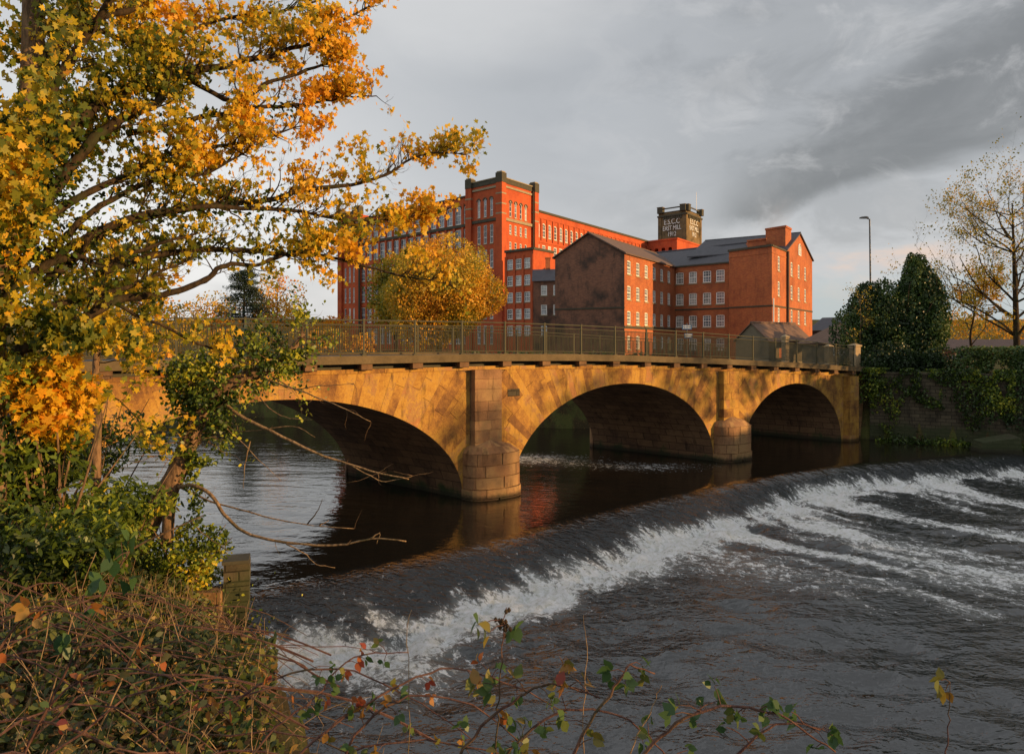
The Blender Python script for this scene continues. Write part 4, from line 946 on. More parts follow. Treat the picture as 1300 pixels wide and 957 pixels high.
# ================================================================== vegetation
def px_path(P): return np.array([at(*p) for p in P])
def gauss_hue(P, lo, hi, sc=.6, jit=.22):
    P = np.asarray(P); n = fbm(P[:, 0]*sc+31, P[:, 1]*sc+7, P[:, 2]*sc+3, 3)
    return lo+(hi-lo)*np.clip((n-.30)/.34, 0, 1)+rng.normal(size=len(P))*jit

# ---- the big sycamore reaching in from the left
rnd = random.Random(5)
base = at(14, 560, 9.0); tz = float(ground_z(base[0], base[1])); syc = empty('sycamore_tree', (base[0], base[1], tz-.1), 'large autumn sycamore with orange and yellow leaves overhanging the left side of the view', 'tree')
tk = MB(); tp = spline([(base[0]-.45, base[1], tz-.3), (base[0]-.4, base[1], tz+1.2), at(-28, 470, 9), at(-4, 330, 9), at(24, 230, 9.1), at(40, 140, 9.2), at(42, 20, 9.3), at(38, -160, 9.4), at(60, -330, 9.6)], 4)
tk.tube(tp, list(np.interp(np.linspace(0, 1, len(tp)), [0, .1, .5, .7, 1], [.42, .30, .22, .14, .05])), 12)
tk.build('trunk', M['bark'], syc, True)
LIMBS = [  # pixels and depth from the trunk outwards, start and end radius, ivy-clad share, leaf density
 ([(36, 200, 9.1), (55, 95, 9.3), (76, 54, 9.5), (110, 26, 9.8), (165, 10, 10.2), (200, -20, 10.5), (260, -60, 11)], .10, .035, 1.0),
 ([(38, 200, 9.1), (62, 120, 9), (100, 60, 9), (150, -20, 9), (190, -120, 9)], .10, .03, .8),
 ([(30, 250, 9.1), (70, 175, 9.3), (112, 140, 9.5), (150, 116, 9.8), (205, 98, 10.1), (260, 84, 10.4), (300, 78, 10.6), (350, 64, 10.8), (402, 50, 11), (425, 28, 11.2), (470, 8, 11.4)], .12, .018, 1.1),
 ([(30, 300, 9.1), (90, 215, 9.4), (136, 175, 9.6), (172, 153, 9.8), (203, 141, 10), (214, 118, 10.1), (236, 104, 10.3), (300, 130, 10.6), (345, 103, 10.9), (400, 86, 11.1), (426, 72, 11.2), (440, 45, 11.3)], .10, .014, .7),
 ([(40, 290, 9.1), (120, 240, 9.5), (200, 206, 9.9), (223, 194, 10), (290, 187, 10.4), (335, 181, 10.7), (385, 160, 11)], .07, .012, .9),
 ([(60, 320, 9.2), (130, 262, 9.6), (200, 228, 10), (240, 222, 10.2), (276, 214, 10.4), (320, 190, 10.6), (345, 172, 10.8)], .06, .010, .7),
 ([(160, 170, 9.8), (230, 150, 10.2), (300, 137, 10.6), (350, 131, 10.9), (388, 134, 11.1), (412, 126, 11.2), (440, 120, 11.3), (478, 122, 11.5)], .06, .012, .95),
 ([(60, 360, 9.2), (130, 300, 9.7), (200, 275, 10.1), (262, 262, 10.5), (345, 254, 11), (400, 240, 11.2), (460, 231, 11.5), (500, 216, 11.8), (540, 196, 12), (592, 196, 12.2)], .085, .010, 1.0),
 ([(60, 330, 9.2), (140, 290, 9.6), (240, 270, 10.2), (346, 270, 10.9), (430, 280, 11.3), (500, 279, 11.7), (545, 268, 12)], .07, .010, .9),
 ([(120, 350, 9.5), (200, 322, 10), (300, 318, 10.6), (350, 326, 10.9), (420, 331, 11.3), (470, 341, 11.6), (520, 352, 11.8), (575, 362, 12.1)], .07, .010, 1.0),
 ([(20, 450, 9.0), (45, 435, 9.1), (92, 414, 9.4), (140, 386, 9.7), (172, 378, 9.9), (212, 375, 10.1), (258, 361, 10.3), (284, 342, 10.5), (334, 336, 10.8), (372, 318, 11), (395, 312, 11.1)], .10, .022, .35),
 ([(0, 385, 8.9), (20, 362, 8.9), (52, 346, 9.0), (92, 334, 9.2), (130, 340, 9.4), (162, 326, 9.6), (200, 312, 9.8), (250, 296, 10)], .09, .02, .9),
 ([(20, 410, 9), (76, 387, 9.2), (150, 370, 9.6), (192, 350, 9.9), (240, 330, 10.2)], .06, .015, .8),
 ([(145, 386, 9.7), (180, 402, 9.9), (230, 424, 10.2), (280, 447, 10.6), (325, 464, 11)], .035, .010, .25),
 ([(20, 200, 9), (-40, 120, 8.6), (-60, 30, 8.2)], .10, .04, 1.0), ([(25, 330, 9), (-30, 300, 8.4), (-90, 280, 8)], .09, .04, 1.0),
 ([(40, 130, 9.2), (100, 40, 10), (180, 60, 10.8), (270, 30, 11.2), (350, 15, 11.5), (440, -10, 11.8)], .07, .015, .9),
 
]
lf = []; ivyP = []
twg = MB()
for pts, r0, r1, dens in LIMBS:
    P = spline(px_path(pts), 5); n = len(P)
    wob = np.cumsum(rng.normal(size=(n, 3))*.012, 0); wob -= np.linspace(0, 1, n)[:, None]*wob[-1]; P = P+wob
    lm = MB(); rr = np.linspace(r0*.78, r1*.8, n)*(1+rng.normal(size=n)*.06); lm.tube(P, list(rr), 8); lm.build('limb', M['bark_dark'], syc, True)
    L = np.sum(np.linalg.norm(np.diff(P, axis=0), axis=1)); tips = []
    for k in range(int(L*8.6*dens)):
        f = rnd.uniform(.12, 1)**.8*(n-1); i = int(min(f, n-2)); p = P[i]*(1-f+i)+P[i+1]*(f-i); tdir = unit(P[i+1]-P[i])
        side = np.array([rnd.gauss(0, 1), rnd.gauss(0, .9), rnd.gauss(.25, 1)]); side = unit(side-tdir*side.dot(tdir))
        far_ = f/(n-1)
        grow(twg, p, unit(tdir*.75+side*rnd.uniform(.5, 1.1)), rnd.uniform(.32, .72)*(1.1-.45*far_), .016*(1.2-.6*far_), 2, tips, rnd, .10, .42, 5, (4, 3), .55, 4)
    tips += [(P[-1]+rng.normal(size=3)*.15, unit(P[-1]-P[-2])) for _ in range(8)]
    for p, d in tips:
        if rnd.random() < .72:
            for _ in range(rnd.choice((1, 2, 2, 3, 4))): lf.append(p+rng.normal(size=3)*.07)
    if dens > .5:
        for k in range(int(L*40)):
            f = rnd.random()**1.6*(n-1)*.55; i = int(min(f, n-2)); ivyP.append(P[i]+(P[i+1]-P[i])*(f-i)+rng.normal(size=3)*.10)
twg.build('twigs', M['bark_dark'], syc)
lf = np.array(lf); print('sycamore leaves', len(lf))
# leaves are denser in clumps, with gaps of bare twig between
cl = fbm(lf[:, 0]*1.1+5, lf[:, 1]*1.1, lf[:, 2]*1.1+2, 3); pxl = lf[:, 0]/lf[:, 1]*F+650
keep = (cl > .385+.045*(pxl > 230)) | (rng.random(len(lf)) < .12); lf = lf[keep]
pxl = lf[:, 0]/lf[:, 1]*F+650; pyl = HOR-(lf[:, 2]-EYE)/lf[:, 1]*F
hue = gauss_hue(lf, .28, .70, .9, .16)-.13*np.clip((300-pxl)/300, 0, 1)+.05*(pxl > 380)+.07*(pxl > 190); hue = np.minimum(hue, .80+rng.normal(size=len(hue))*.05)
leaf_mesh('foliage', lf, rng.uniform(.045, .10, len(lf)), hue, 'maple', M['leaf_syc'], syc, -.05); print('kept', len(lf))
# ivy on trunk and inner limbs
tpn = len(tp); q = rng.random(9000)*(tpn-1)*.62; i = q.astype(int); tpp = np.array(tp); c = tpp[i]+(tpp[np.minimum(i+1, tpn-1)]-tpp[i])*(q-i)[:, None]
ang = rng.random(len(c))*6.283; rad = .24+rng.random(len(c))**1.5*.45; c = c+np.stack([np.cos(ang)*rad, np.sin(ang)*rad, rng.normal(size=len(c))*.08], -1)
ivyP = np.vstack([np.array(ivyP), c]); leaf_mesh('ivy', ivyP, rng.uniform(.05, .09, len(ivyP)), gauss_hue(ivyP, .1, .75, 1.2, .2), 'oval', M['leaf_ivy'], syc, .3)
# a fill of mixed leaves in the heart of the crown
C = []
for (cx, cy, Y_, rx, ry, rz, n_) in ((60, 60, 9.6, 1.0, 1.0, 1.0, 1500), (60, 200, 9.8, .9, .9, .8, 1200), (60, 330, 9.6, .8, .8, .7, 1300), (190, 300, 10.4, 1.1, .7, .45, 600), (-20, 120, 9.0, .8, .8, 1.4, 1200), (-10, 380, 8.2, .6, .5, .9, 1200), (30, 100, 8.3, .7, .5, 1.2, 1500), (10, 250, 8.2, .5, .4, .8, 1200), (60, 420, 8.8, .6, .4, .35, 700), (140, 430, 9.6, .5, .4, .25, 300), (110, 150, 10, .8, .8, .8, 800), (400, 290, 11.4, 1.2, .6, .3, 450), (250, 250, 10.8, 1.2, .7, .3, 350)):
    o = at(cx, cy, Y_); d_ = rng.normal(size=(n_, 3)); d_ /= np.linalg.norm(d_, axis=1)[:, None]; C.append(o+d_*(rng.random((n_, 1))**.5)*np.array([rx, ry, rz]))
C = np.vstack(C); cl = fbm(C[:, 0]*1.6+9, C[:, 1]*1.6, C[:, 2]*1.6, 3); C = C[cl > .44]
leaf_mesh('inner_foliage', C, rng.uniform(.065, .12, len(C)), gauss_hue(C, .12, .68, .8, .16), 'maple', M['leaf_syc'], syc, -.05)

# ---- leaning ivy-clad tree over the water
b0 = at(172, 700, 14.3); lt = empty('leaning_tree', (b0[0], b0[1], 1.0), 'leaning ivy covered tree with bare branches stretching over the water', 'tree')
tp2 = spline(px_path([(160, 735, 14.2), (178, 685, 14.3), (200, 640, 14.3), (222, 605, 14.4), (240, 560, 14.5), (262, 515, 14.6), (298, 484, 14.7), (336, 470, 14.8), (366, 448, 14.9), (386, 424, 15)]), 4)
tb = MB(); tb.tube(tp2, list(np.interp(np.linspace(0, 1, len(tp2)), [0, .4, .75, 1], [.27, .19, .12, .05])), 10)
s2 = spline(px_path([(212, 690, 14.1), (216, 640, 14.2), (226, 600, 14.4)]), 4); tb.tube(s2, [.12]*len(s2), 8)
s3 = spline(px_path([(222, 608, 14.4), (205, 640, 14.3)]), 3); tb.build('trunk', M['bark'], lt, True)
BR = [[(280, 505, 14.6), (302, 526, 14.4), (345, 548, 14.2), (400, 574, 14), (440, 588, 13.9), (480, 600, 13.8), (519, 608, 13.7)],
      [(440, 588, 13.9), (470, 604, 13.8), (490, 611, 13.8), (524, 604, 13.7)],
      [(330, 478, 14.7), (357, 488, 14.4), (400, 503, 14.1), (440, 520, 13.9), (471, 535, 13.8)],
      [(345, 478, 14.7), (375, 493, 14.4), (405, 490, 14.2), (449, 487, 14)],
      [(222, 620, 14.3), (244, 616, 14.1), (268, 628, 13.9), (284, 652, 13.7), (310, 675, 13.5), (350, 686, 13.3), (400, 692, 13.2), (440, 690, 13.1), (472, 683, 13), (516, 687, 12.9)],
      [(228, 618, 14.3), (262, 634, 14.1), (320, 651, 13.8), (380, 665, 13.6), (450, 671, 13.4)],
      [(390, 665, 13.6), (402, 650, 13.5), (409, 634, 13.5)], [(405, 668, 13.5), (418, 660, 13.5)],
      [(282, 540, 14.5), (305, 560, 14.3), (328, 583, 14.1), (357, 609, 14)], [(318, 560, 14.3), (311, 590, 14.2), (309, 620, 14.2)],
      [(330, 505, 14.6), (346, 521, 14.4), (368, 531, 14.3), (396, 533, 14.2)], [(290, 548, 14.5), (330, 546, 14.3), (372, 541, 14.2), (400, 555, 14.1)],
      [(364, 690, 13.2), (385, 702, 13.1), (402, 716, 13), (425, 720, 13)], [(240, 660, 14.2), (262, 680, 14), (292, 700, 13.8)], [(470, 683, 13), (482, 677, 13), (478, 690, 13)]]
for k, b in enumerate(BR):
    P = spline(px_path(b), 4); P = P+rng.normal(size=P.shape)*.006; r_ = .042 if k in (0, 4) else (.024 if k in (2, 5) else .015); bm_ = MB(); bm_.tube(P, list(np.linspace(r_, r_*.3, len(P))), 6); bm_.build('bare_branch', M['twig'] if k != 6 else M['bark_dark'], lt, True)
tw2 = MB(); tips = []; rnd = random.Random(3)
for k in range(46):
    i = rnd.randrange(int(len(tp2)*.4), len(tp2)); grow(tw2, tp2[i], (rnd.gauss(0, 1), rnd.gauss(0, .6), rnd.gauss(.3, .8)), rnd.uniform(.5, 1.3), .016, 1, tips, rnd, .02, .5, 6, (5,), .5, 4)
for b in BR[:6]:
    P = px_path(b)
    for k in range(5): i = rnd.randrange(1, len(P)); grow(tw2, P[i], (rnd.gauss(.3, .6), rnd.gauss(0, .5), rnd.gauss(0, .6)), rnd.uniform(.2, .5), .006, 0, [], rnd, 0, .5, 4)
tw2.build('twigs', M['bark'], lt)
C = [p+rng.normal(size=3)*.08 for p, d in tips for _ in range(5)]
def scatter(cx, cy, Y_, rx, ry, rz, n_, pw=.45):
    o = at(cx, cy, Y_); d_ = rng.normal(size=(n_, 3)); d_ /= np.linalg.norm(d_, axis=1)[:, None]; return o+d_*(rng.random((n_, 1))**pw)*np.array([rx, ry, rz])
for a_ in ((262, 470, 14.6, .8, .6, .5, 1500), (235, 500, 14.6, .55, .5, .5, 1000), (285, 505, 14.5, .75, .5, .5, 1500), (330, 468, 14.7, .7, .45, .38, 1100), (262, 545, 14.5, .55, .4, .45, 1000), (236, 590, 14.4, .32, .3, .45, 700), (222, 480, 14.5, .4, .4, .4, 450), (378, 448, 14.8, .42, .3, .2, 350), (244, 640, 14.2, .3, .3, .5, 350), (300, 455, 14.6, .5, .4, .3, 400), (258, 585, 14.3, .45, .2, .12, 160)): C.append(scatter(*a_))
C = np.vstack([np.array(C[:len(tips)*5])]+C[len(tips)*5:]); cl = fbm(C[:, 0]*2.4+4, C[:, 1]*2.4, C[:, 2]*2.4, 3); C = C[(cl > .44) | (rng.random(len(C)) < .08)]
leaf_mesh('ivy', C, rng.uniform(.06, .11, len(C)), gauss_hue(C, .25, .9, 1.4, .2), 'oval', M['leaf_ivy'], lt, .2)

# ---- general crown builder
def crown_points(c, rad, n, lobes=18, seed=0, gap=.42, sc=.5, flat=1.0):
    g = np.random.default_rng(seed); c = np.array(c); rad = np.array(rad); out = []
    d = g.normal(size=(lobes, 3)); d /= np.linalg.norm(d, axis=1)[:, None]; d[:, 2] = d[:, 2]*.9+.08
    rr = g.uniform(.45, .80, lobes); cen = c+d*rad*rr[:, None]; lr = g.uniform(.26, .46, lobes)
    w = lr**2/np.sum(lr**2)
    for k in range(lobes):
        m_ = int(n*w[k]); e = g.normal(size=(m_, 3)); e /= np.linalg.norm(e, axis=1)[:, None]
        out.append(cen[k]+e*rad*lr[k]*(.55+.5*g.random((m_, 1))**.5)*np.array([1, 1, flat]))
    m_ = n//5; e = g.normal(size=(m_, 3)); e /= np.linalg.norm(e, axis=1)[:, None]; out.append(c+e*rad*.62*g.random((m_, 1))**.4)
    P = np.vstack(out); cl = fbm(P[:, 0]/rad[0]*3.5+seed, P[:, 1]/rad[1]*3.5, P[:, 2]/rad[2]*3.5, 3)
    return P[(cl > gap) | (g.random(len(P)) < .15)]
def tree(name, base, c, rad, n, size, lo, hi, leafmat, label, seed, kind='quad', trunk_r=.3, bark='bark_dark', group=None, gap=.42, lobes=18, nb=14, cat='tree', jit=.15, flat=1.0, stems=1, taper=0.0):
    t_ = empty(name, base, label, cat, group); rn = random.Random(seed); tm = MB(); b = np.array(base, float); c = np.array(c, float); rad = np.array(rad, float)
    for s_ in range(stems):
        off = np.array([rn.gauss(0, .5), rn.gauss(0, .5), 0])*(stems > 1)
        P = spline([b+off*.3+(0, 0, -.3), b*.6+c*.4+off, c+off+(0, 0, rad[2]*.1), c+off*1.5+(rn.gauss(0, .2), 0, rad[2]*.75)], 4); tm.tube(P, list(np.linspace(trunk_r, trunk_r*.12, len(P))), 8)
        for k in range(nb):
            i = rn.randrange(len(P)//4, len(P)-1); e = np.array([rn.gauss(0, 1), rn.gauss(0, 1), rn.gauss(.3, .5)]); tgt = c+unit(e)*rad*rn.uniform(.6, .95)
            mid = (P[i]+tgt)/2+np.array([rn.gauss(0, .1), rn.gauss(0, .1), rn.uniform(-.05, .15)])*rad; tm.tube(spline([P[i], mid, tgt], 4), list(np.linspace(trunk_r*.35, trunk_r*.06, 9)), 5, cap=False)
    tm.build('trunk', M[bark], t_, True)
    P = crown_points(c, rad, n, lobes, seed, gap, flat=flat)
    if taper:
        zn = np.clip((P[:, 2]-c[2])/rad[2]*.5+.5, 0, 1.1)[:, None]; P[:, :2] = c[:2]+(P[:, :2]-c[:2])*(1+taper*.35-taper*zn)
    leaf_mesh('crown', P, rng.uniform(.6, 1.25, len(P))*size, gauss_hue(P, lo, hi, 1.2/rad[0]*2, jit), kind, M[leafmat], t_, .0); return t_
def gbase(px, Y_): x = (px-650)/F*Y_; return (x, Y_, float(ground_z(x, Y_)))
# golden tree in front of the mill
g0 = gbase(556, 61); cc = at(562, 372, 61); tree('maple_tree', g0, cc+np.array([0, 0, .2]), (5.6, 5.2, 5.5), 64000, .19, .38, .95, 'leaf_gold', 'broad round golden tree standing in front of the tall red mill', 21, gap=.34, lobes=34, trunk_r=.28)
g0 = gbase(502, 66); cc = at(505, 375, 66); tree('maple_tree', g0, cc, (3.4, 3.2, 4.4), 9000, .25, .2, .75, 'leaf_gold', 'smaller greenish gold tree left of the round golden tree', 22, gap=.36, lobes=18, trunk_r=.2)
# far trees left of the mill
tree('birch_tree', gbase(352, 120), at(352, 392, 120), (5.5, 4, 6.6), 4200, .38, .5, 1.0, 'leaf_syc', 'pale golden tree beside the dark pine', 23, trunk_r=.2)
tree('oak_tree', gbase(268, 118), at(262, 405, 118), (7, 5, 4.6), 4200, .38, .5, 1.0, 'leaf_gold', 'low orange tree left of the dark pine', 24, trunk_r=.25)
tree('oak_tree', gbase(180, 112), at(180, 405, 112), (8, 5, 5), 4200, .38, .3, .9, 'leaf_gold', 'olive gold tree behind the left end of the bridge railing', 25, trunk_r=.25)
tree('oak_tree', gbase(90, 105), at(90, 395, 105), (8, 5, 6), 4000, .38, .3, .8, 'leaf_gold', 'golden tree far behind the sycamore trunk', 26, trunk_r=.25)
tree('oak_tree', gbase(418, 130), at(410, 418, 130), (6, 4, 3.2), 2800, .38, .5, 1.0, 'leaf_syc', 'small low golden tree just left of the mill wall', 27, trunk_r=.2)
def bare_tree(name, base, top, label, seed, spread, mat='bark', r=.12, leaves=0, leafmat='leaf_syc', lev=3, lo=.4, hi=.8, size=.16, kids=(4, 4, 4), nmain=14, group=None):
    t_ = empty(name, base, label, 'tree', group); rn = random.Random(seed); tm = MB(); b = np.array(base, float); top = np.array(top, float); tips = []
    P = spline([b+(0, 0, -.3), b*.6+top*.4+(rn.gauss(0, .2), 0, 0), b*.3+top*.7, top], 4); tm.tube(P, list(np.linspace(r, r*.15, len(P))), 8)
    H = np.linalg.norm(top-b); tm.build('trunk', M[mat], t_, True); tm = MB()
    for k in range(nmain):
        f = rn.uniform(.22, .98)*(len(P)-1); i = int(min(f, len(P)-2)); p = P[i]; a = rn.uniform(0, 6.283)
        grow(tm, p, (math.cos(a), math.sin(a), rn.uniform(.35, .9)), spread*(1.15-.6*f/len(P))*rn.uniform(.8, 1.2), r*.4*(1.1-.7*f/len(P)), lev-1, tips, rn, .10, .3, 6, kids, .55, 4)
    tm.build('branches', M[mat], t_)
    if leaves:
        C = np.array([tips[rn.randrange(len(tips))][0] for _ in range(leaves)])+rng.normal(size=(leaves, 3))*.15
        cl = fbm(C[:, 0]*.6, C[:, 1]*.6, C[:, 2]*.6+seed, 3); C = C[cl > .42]; leaf_mesh('leaves', C, rng.uniform(.7, 1.2, len(C))*size, gauss_hue(C, lo, hi, .7, .15), 'oval', M[leafmat], t_, .2)
    return t_
bare_tree('birch_tree', gbase(382, 112), at(380, 392, 112), 'sparse pale twiggy tree right of the golden trees', 31, 3.2, r=.12, leaves=500, leafmat='leaf_gold', size=.3)
# pine
def pine(base, top, label):
    t_ = empty('pine_tree', base, label, 'tree'); b = np.array(base, float); top = np.array(top, float); tm = MB(); tm.tube([b-(0, 0, .4), (b+top)/2, top], [.3, .2, .05], 8); C = []; rn = random.Random(9)
    for k in range(17):
        f = .42+.56*k/17; p = b+(top-b)*f; Ls = (1.15-f)*6.2*rn.uniform(.7, 1.15)
        for j in range(6):
            a = rn.uniform(0, 6.283); e = p+np.array([math.cos(a)*Ls, math.sin(a)*Ls, rn.uniform(-.1, .5)]); tm.tube([p, (p+e)/2+(0, 0, .15), e], [.06, .04, .02], 4, cap=False)
            n_ = 70; u = rng.random(n_)**.6; C.append(p+(e-p)*u[:, None]+rng.normal(size=(n_, 3))*np.array([.45, .45, .14]))
    tm.build('trunk', M['bark_dark'], t_); C = np.vstack(C); leaf_mesh('needles', C, rng.uniform(.3, .6, len(C)), rng.random(len(C)), 'needle', M['leaf_pine'], t_, .6)
pine(gbase(308, 105), at(311, 340, 105), 'dark green pine with flat branch layers rising behind the left railing')
# golden hedgerow beyond the bridge on the left, and scrub on the far bank
def mass(name, label, boxes, size, lo, hi, leafmat, kind='quad', cat='hedge', stuff=False):
    C = []
    for (px, Y_, wx_, wy_, h_, n_) in boxes:
        x, y, z = gbase(px, Y_); P = rng.random((n_, 3)); top = .55+.6*fbm((x+P[:, 0]*wx_)*.35, y*.2+P[:, 1], 0, 3); C.append(np.stack([x+(P[:, 0]-.5)*wx_, y+(P[:, 1]-.5)*wy_, z-.2+P[:, 2]**.7*h_*top*1.2], -1))
    C = np.vstack(C); cl = fbm(C[:, 0]*.9, C[:, 1]*.9, C[:, 2]*.9, 3); C = C[cl > .36]; o = leaf_mesh(name, C, rng.uniform(.6, 1.3, len(C))*size, gauss_hue(C, lo, hi, .35, .15), kind, M[leafmat], None, .3)
    c = C.mean(0); c[2] = C[:, 2].min(); o.data.transform(Matrix.Translation(-Vector(c))); o.location = c; return tag(o, label, cat, kind='stuff' if stuff else None)
mass('hedge', 'long golden autumn hedgerow beyond the left half of the bridge', [(60+k*62, 92-k*1.5, 8, 3, 3.4, 1500) for k in range(7)], .3, .35, .95, 'leaf_gold')
mass('ground_cover', 'dark green scrub along the far river bank seen through the arches', [(-60+k*60, 58, 6, 3, 1.6, 900) for k in range(5)]+[(300+k*70, 55.5-k*.5, 6, 2.4, 1.3, 900) for k in range(8)], .22, .1, .6, 'leaf_dark', stuff=True)
for i, (px, lo, hi) in enumerate(((-40, .3, .8), (60, .3, .9))):
    pass

# ---- evergreens by the right bridge end
def egbase(px, Y_): x, y, z = gbase(px, Y_); return (x, y, max(z, 4.0))
tree('holly_tree', egbase(1128, 48.5), at(1122, 424, 48.5), (3.2, 2.4, 4.1), 44000, .16, .1, .8, 'leaf_dark', 'bushy dark evergreen tree at the right bridge end, left of the taller one', 41, kind='oval', gap=.30, lobes=30, trunk_r=.2, taper=.35)
tree('holly_tree', egbase(1170, 47.5), at(1168, 402, 47.5), (2.15, 1.8, 4.7), 34000, .17, .15, .8, 'leaf_dark', 'tall narrow evergreen tree with a pointed top right of the bushy one', 42, kind='oval', gap=.30, lobes=30, trunk_r=.16, taper=.85)
tree('ivy_bush', egbase(1160, 46.4), at(1140, 468, 46.0), (3.6, 1.2, 1.7), 13000, .16, .0, .55, 'leaf_dark', 'dark ivy bush spilling over the wall beneath the evergreens', 43, kind='oval', gap=.28, lobes=22, trunk_r=.1, cat='bush')
bare_tree('alder_tree', egbase(1100, 47.5), at(1090, 372, 47), 'thin half bare bush at the left edge of the evergreens', 44, 1.2, mat='bark', r=.05, leaves=420, leafmat='leaf_gold', size=.11, lo=.1, hi=.7)
# right-hand bare trees with yellow leaves
bare_tree('ash_tree', egbase(1292, 50), at(1285, 258, 50), 'half bare tree with spreading dark branches and thin yellow leaves at the right edge', 51, 6.8, mat='bark_dark', r=.24, leaves=11000, leafmat='leaf_gold', size=.14, lo=.25, hi=.6, lev=4, kids=(5, 4, 4), nmain=26)
bare_tree('ash_tree', egbase(1345, 46), at(1340, 250, 46), 'tree just beyond the right edge with bare outer twigs', 52, 4.2, mat='bark', r=.18, leaves=1500, leafmat='leaf_gold', size=.15, lo=.3, hi=.9, lev=4, kids=(4, 4, 3), nmain=13)
bare_tree('hawthorn_tree', egbase(1238, 53), at(1236, 372, 53), 'small yellow leaved tree between the evergreens and the right edge', 53, 3.4, mat='bark_dark', r=.12, leaves=5200, leafmat='leaf_gold', size=.15, lo=.3, hi=.75, lev=4, kids=(4, 3, 3), nmain=16)
mass('hedge', 'shaded green and yellow hedge growing along the top of the right river wall', [(1195+k*38, 45.2-k*1.0, 2.6, 1.8, 1.7, 2300) for k in range(7)], .15, .1, .8, 'leaf_dark', 'oval')
def hang(name, label, xs, n, size, leafmat, lo, hi, drop=(0.2, 2.2), zt_=4.3, A=(22.7, 45.0), B=(30.2, 40.9), cat='ivy'):
    A = np.array(A); B = np.array(B); L = np.linalg.norm(B-A); u = (B-A)/L; nn = np.array([u[1], -u[0]]); t_ = xs[0]+(xs[1]-xs[0])*rng.random(n); dd = rng.random(n)**1.5*(drop[0]+(drop[1]-drop[0])*fbm(t_*.9, 2.0, 0, 3)*1.6)
    C = np.stack([A[0]+u[0]*t_+nn[0]*(.12+rng.random(n)*.3), A[1]+u[1]*t_+nn[1]*(.12+rng.random(n)*.3), zt_+.25-dd], -1); cl = fbm(C[:, 0]*1.6, C[:, 1]*1.6, C[:, 2]*1.6, 3); C = C[cl > .36]
    o = leaf_mesh(name, C, rng.uniform(.6, 1.2, len(C))*size, gauss_hue(C, lo, hi, .8, .25), 'oval', M[leafmat], None, -.1); c = C.mean(0); o.data.transform(Matrix.Translation(-Vector(c))); o.location = c; return tag(o, label, cat)
hang('ivy', 'yellowing ivy curtain on the river wall next to the bridge end', (.0, 7.5), 7500, .15, 'leaf_ivy', .0, .7, (.5, 4.0))
hang('ivy', 'darker ivy hanging down the river wall near the right edge', (6.0, 16), 9000, .16, 'leaf_dark', .0, .9, (.6, 4.6), A=(22.9, 44.9), B=(36, 38.0))
hang('ivy', 'ivy trailing over the bridge abutment beside the evergreens', (-2.5, .3), 1300, .15, 'leaf_ivy', .0, .6, (.6, 2.4), A=(22.7, 44.6), B=(29, 41))
# grass tufts at the foot of the wall and a fallen block
C = np.array([(22.9+t_*7.3+rng.normal()*.2, 44.3-t_*4.0-abs(rng.normal())*.25, -.05+abs(rng.normal())*.22) for t_ in rng.random(1700)]); o = leaf_mesh('ground_cover', C, rng.uniform(.12, .28, len(C)), gauss_hue(C, .1, .7, .6, .2), 'long', M['leaf_ivy'], None, .2); tag(o, 'low green weeds along the foot of the right river wall', 'weeds', kind='stuff')
bm_ = MB(); q = at(1262, 563, 40.3); bm_.hexa([(q[0]-1.3, q[1]-.6, -1.2), (q[0]+1.2, q[1]-.9, -1.2), (q[0]+1.4, q[1]+.5, -1.2), (q[0]-1.2, q[1]+.6, -1.2), (q[0]-1.0, q[1]-.5, .55), (q[0]+1.0, q[1]-.7, .85), (q[0]+1.1, q[1]+.4, .95), (q[0]-.9, q[1]+.5, .6)]); o = origin_to(bm_.build('stone_block', M['rubble']), (q[0], q[1], -1)); tag(o, 'large tumbled stone block at the wall foot near the right edge', 'rock')
# unseen hedge and trees added on the right bank to block the low sun
HL = [(36.5, 38.0), (44.5, 30), (49.5, 20), (52.5, 6), (54.5, -9), (57, -24)]  # hedge line and height shaped to keep sun off the weir
C = []
for (ax, ay), (bx, by) in zip(HL[:-1], HL[1:]):
    n_ = int(math.hypot(bx-ax, by-ay)*520); u_ = rng.random(n_); x = ax+(bx-ax)*u_+rng.normal(size=n_)*.7; y = ay+(by-ay)*u_+rng.normal(size=n_)*.7; C.append(np.stack([x, y, 4.0+rng.random(n_)*(1.7+1.6*fbm(x*.4, y*.4, 0, 3)+2.2*np.clip((12-y)/14, 0, 1))], -1))
C = np.vstack(C); o = leaf_mesh('hedge', C, rng.uniform(.2, .36, len(C)), gauss_hue(C, .1, .7, .5, .2), 'quad', M['leaf_dark'], None, .3); c = C.mean(0); o.data.transform(Matrix.Translation(-Vector(c))); o.location = c; tag(o, 'dense dark unseen hedge added on the right bank to shade the weir', 'hedge')
SH = [(38.5, 37.5, 1.6, 8.0), (43.5, 33, 2.2, 8.6), (47.5, 27.5, 2.5, 9.2), (50.5, 21, 2.6, 9.4), (52.5, 14.5, 2.7, 9.6), (54.5, 8, 2.7, 9.6), (55.5, 1, 2.7, 9.2)]  # sparse unseen crowns, added so sunlight reaches the bridge dappled
for i, (x, y, r_, z_) in enumerate(SH):
    tree('shade_tree', (x, y, 4.0), (x, y, z_), (r_, r_, 2.9), 520, .32, .1, .7, 'leaf_dark', 'thinly leaved unseen bank tree added to dapple the sun on the bridge', 60+i, gap=.38, lobes=14, trunk_r=.12, nb=10, group='unseen shade trees beyond the right edge')
mass('hedge', 'orange autumn tree line far beyond the sheds at the right edge', [(1150+k*50, 112, 9, 5, 6.0, 1500) for k in range(7)], .34, .4, 1.0, 'leaf_gold')
# ================================================================== the near left bank
def gz(x, y): return ground_z(np.asarray(x, float), np.asarray(y, float))
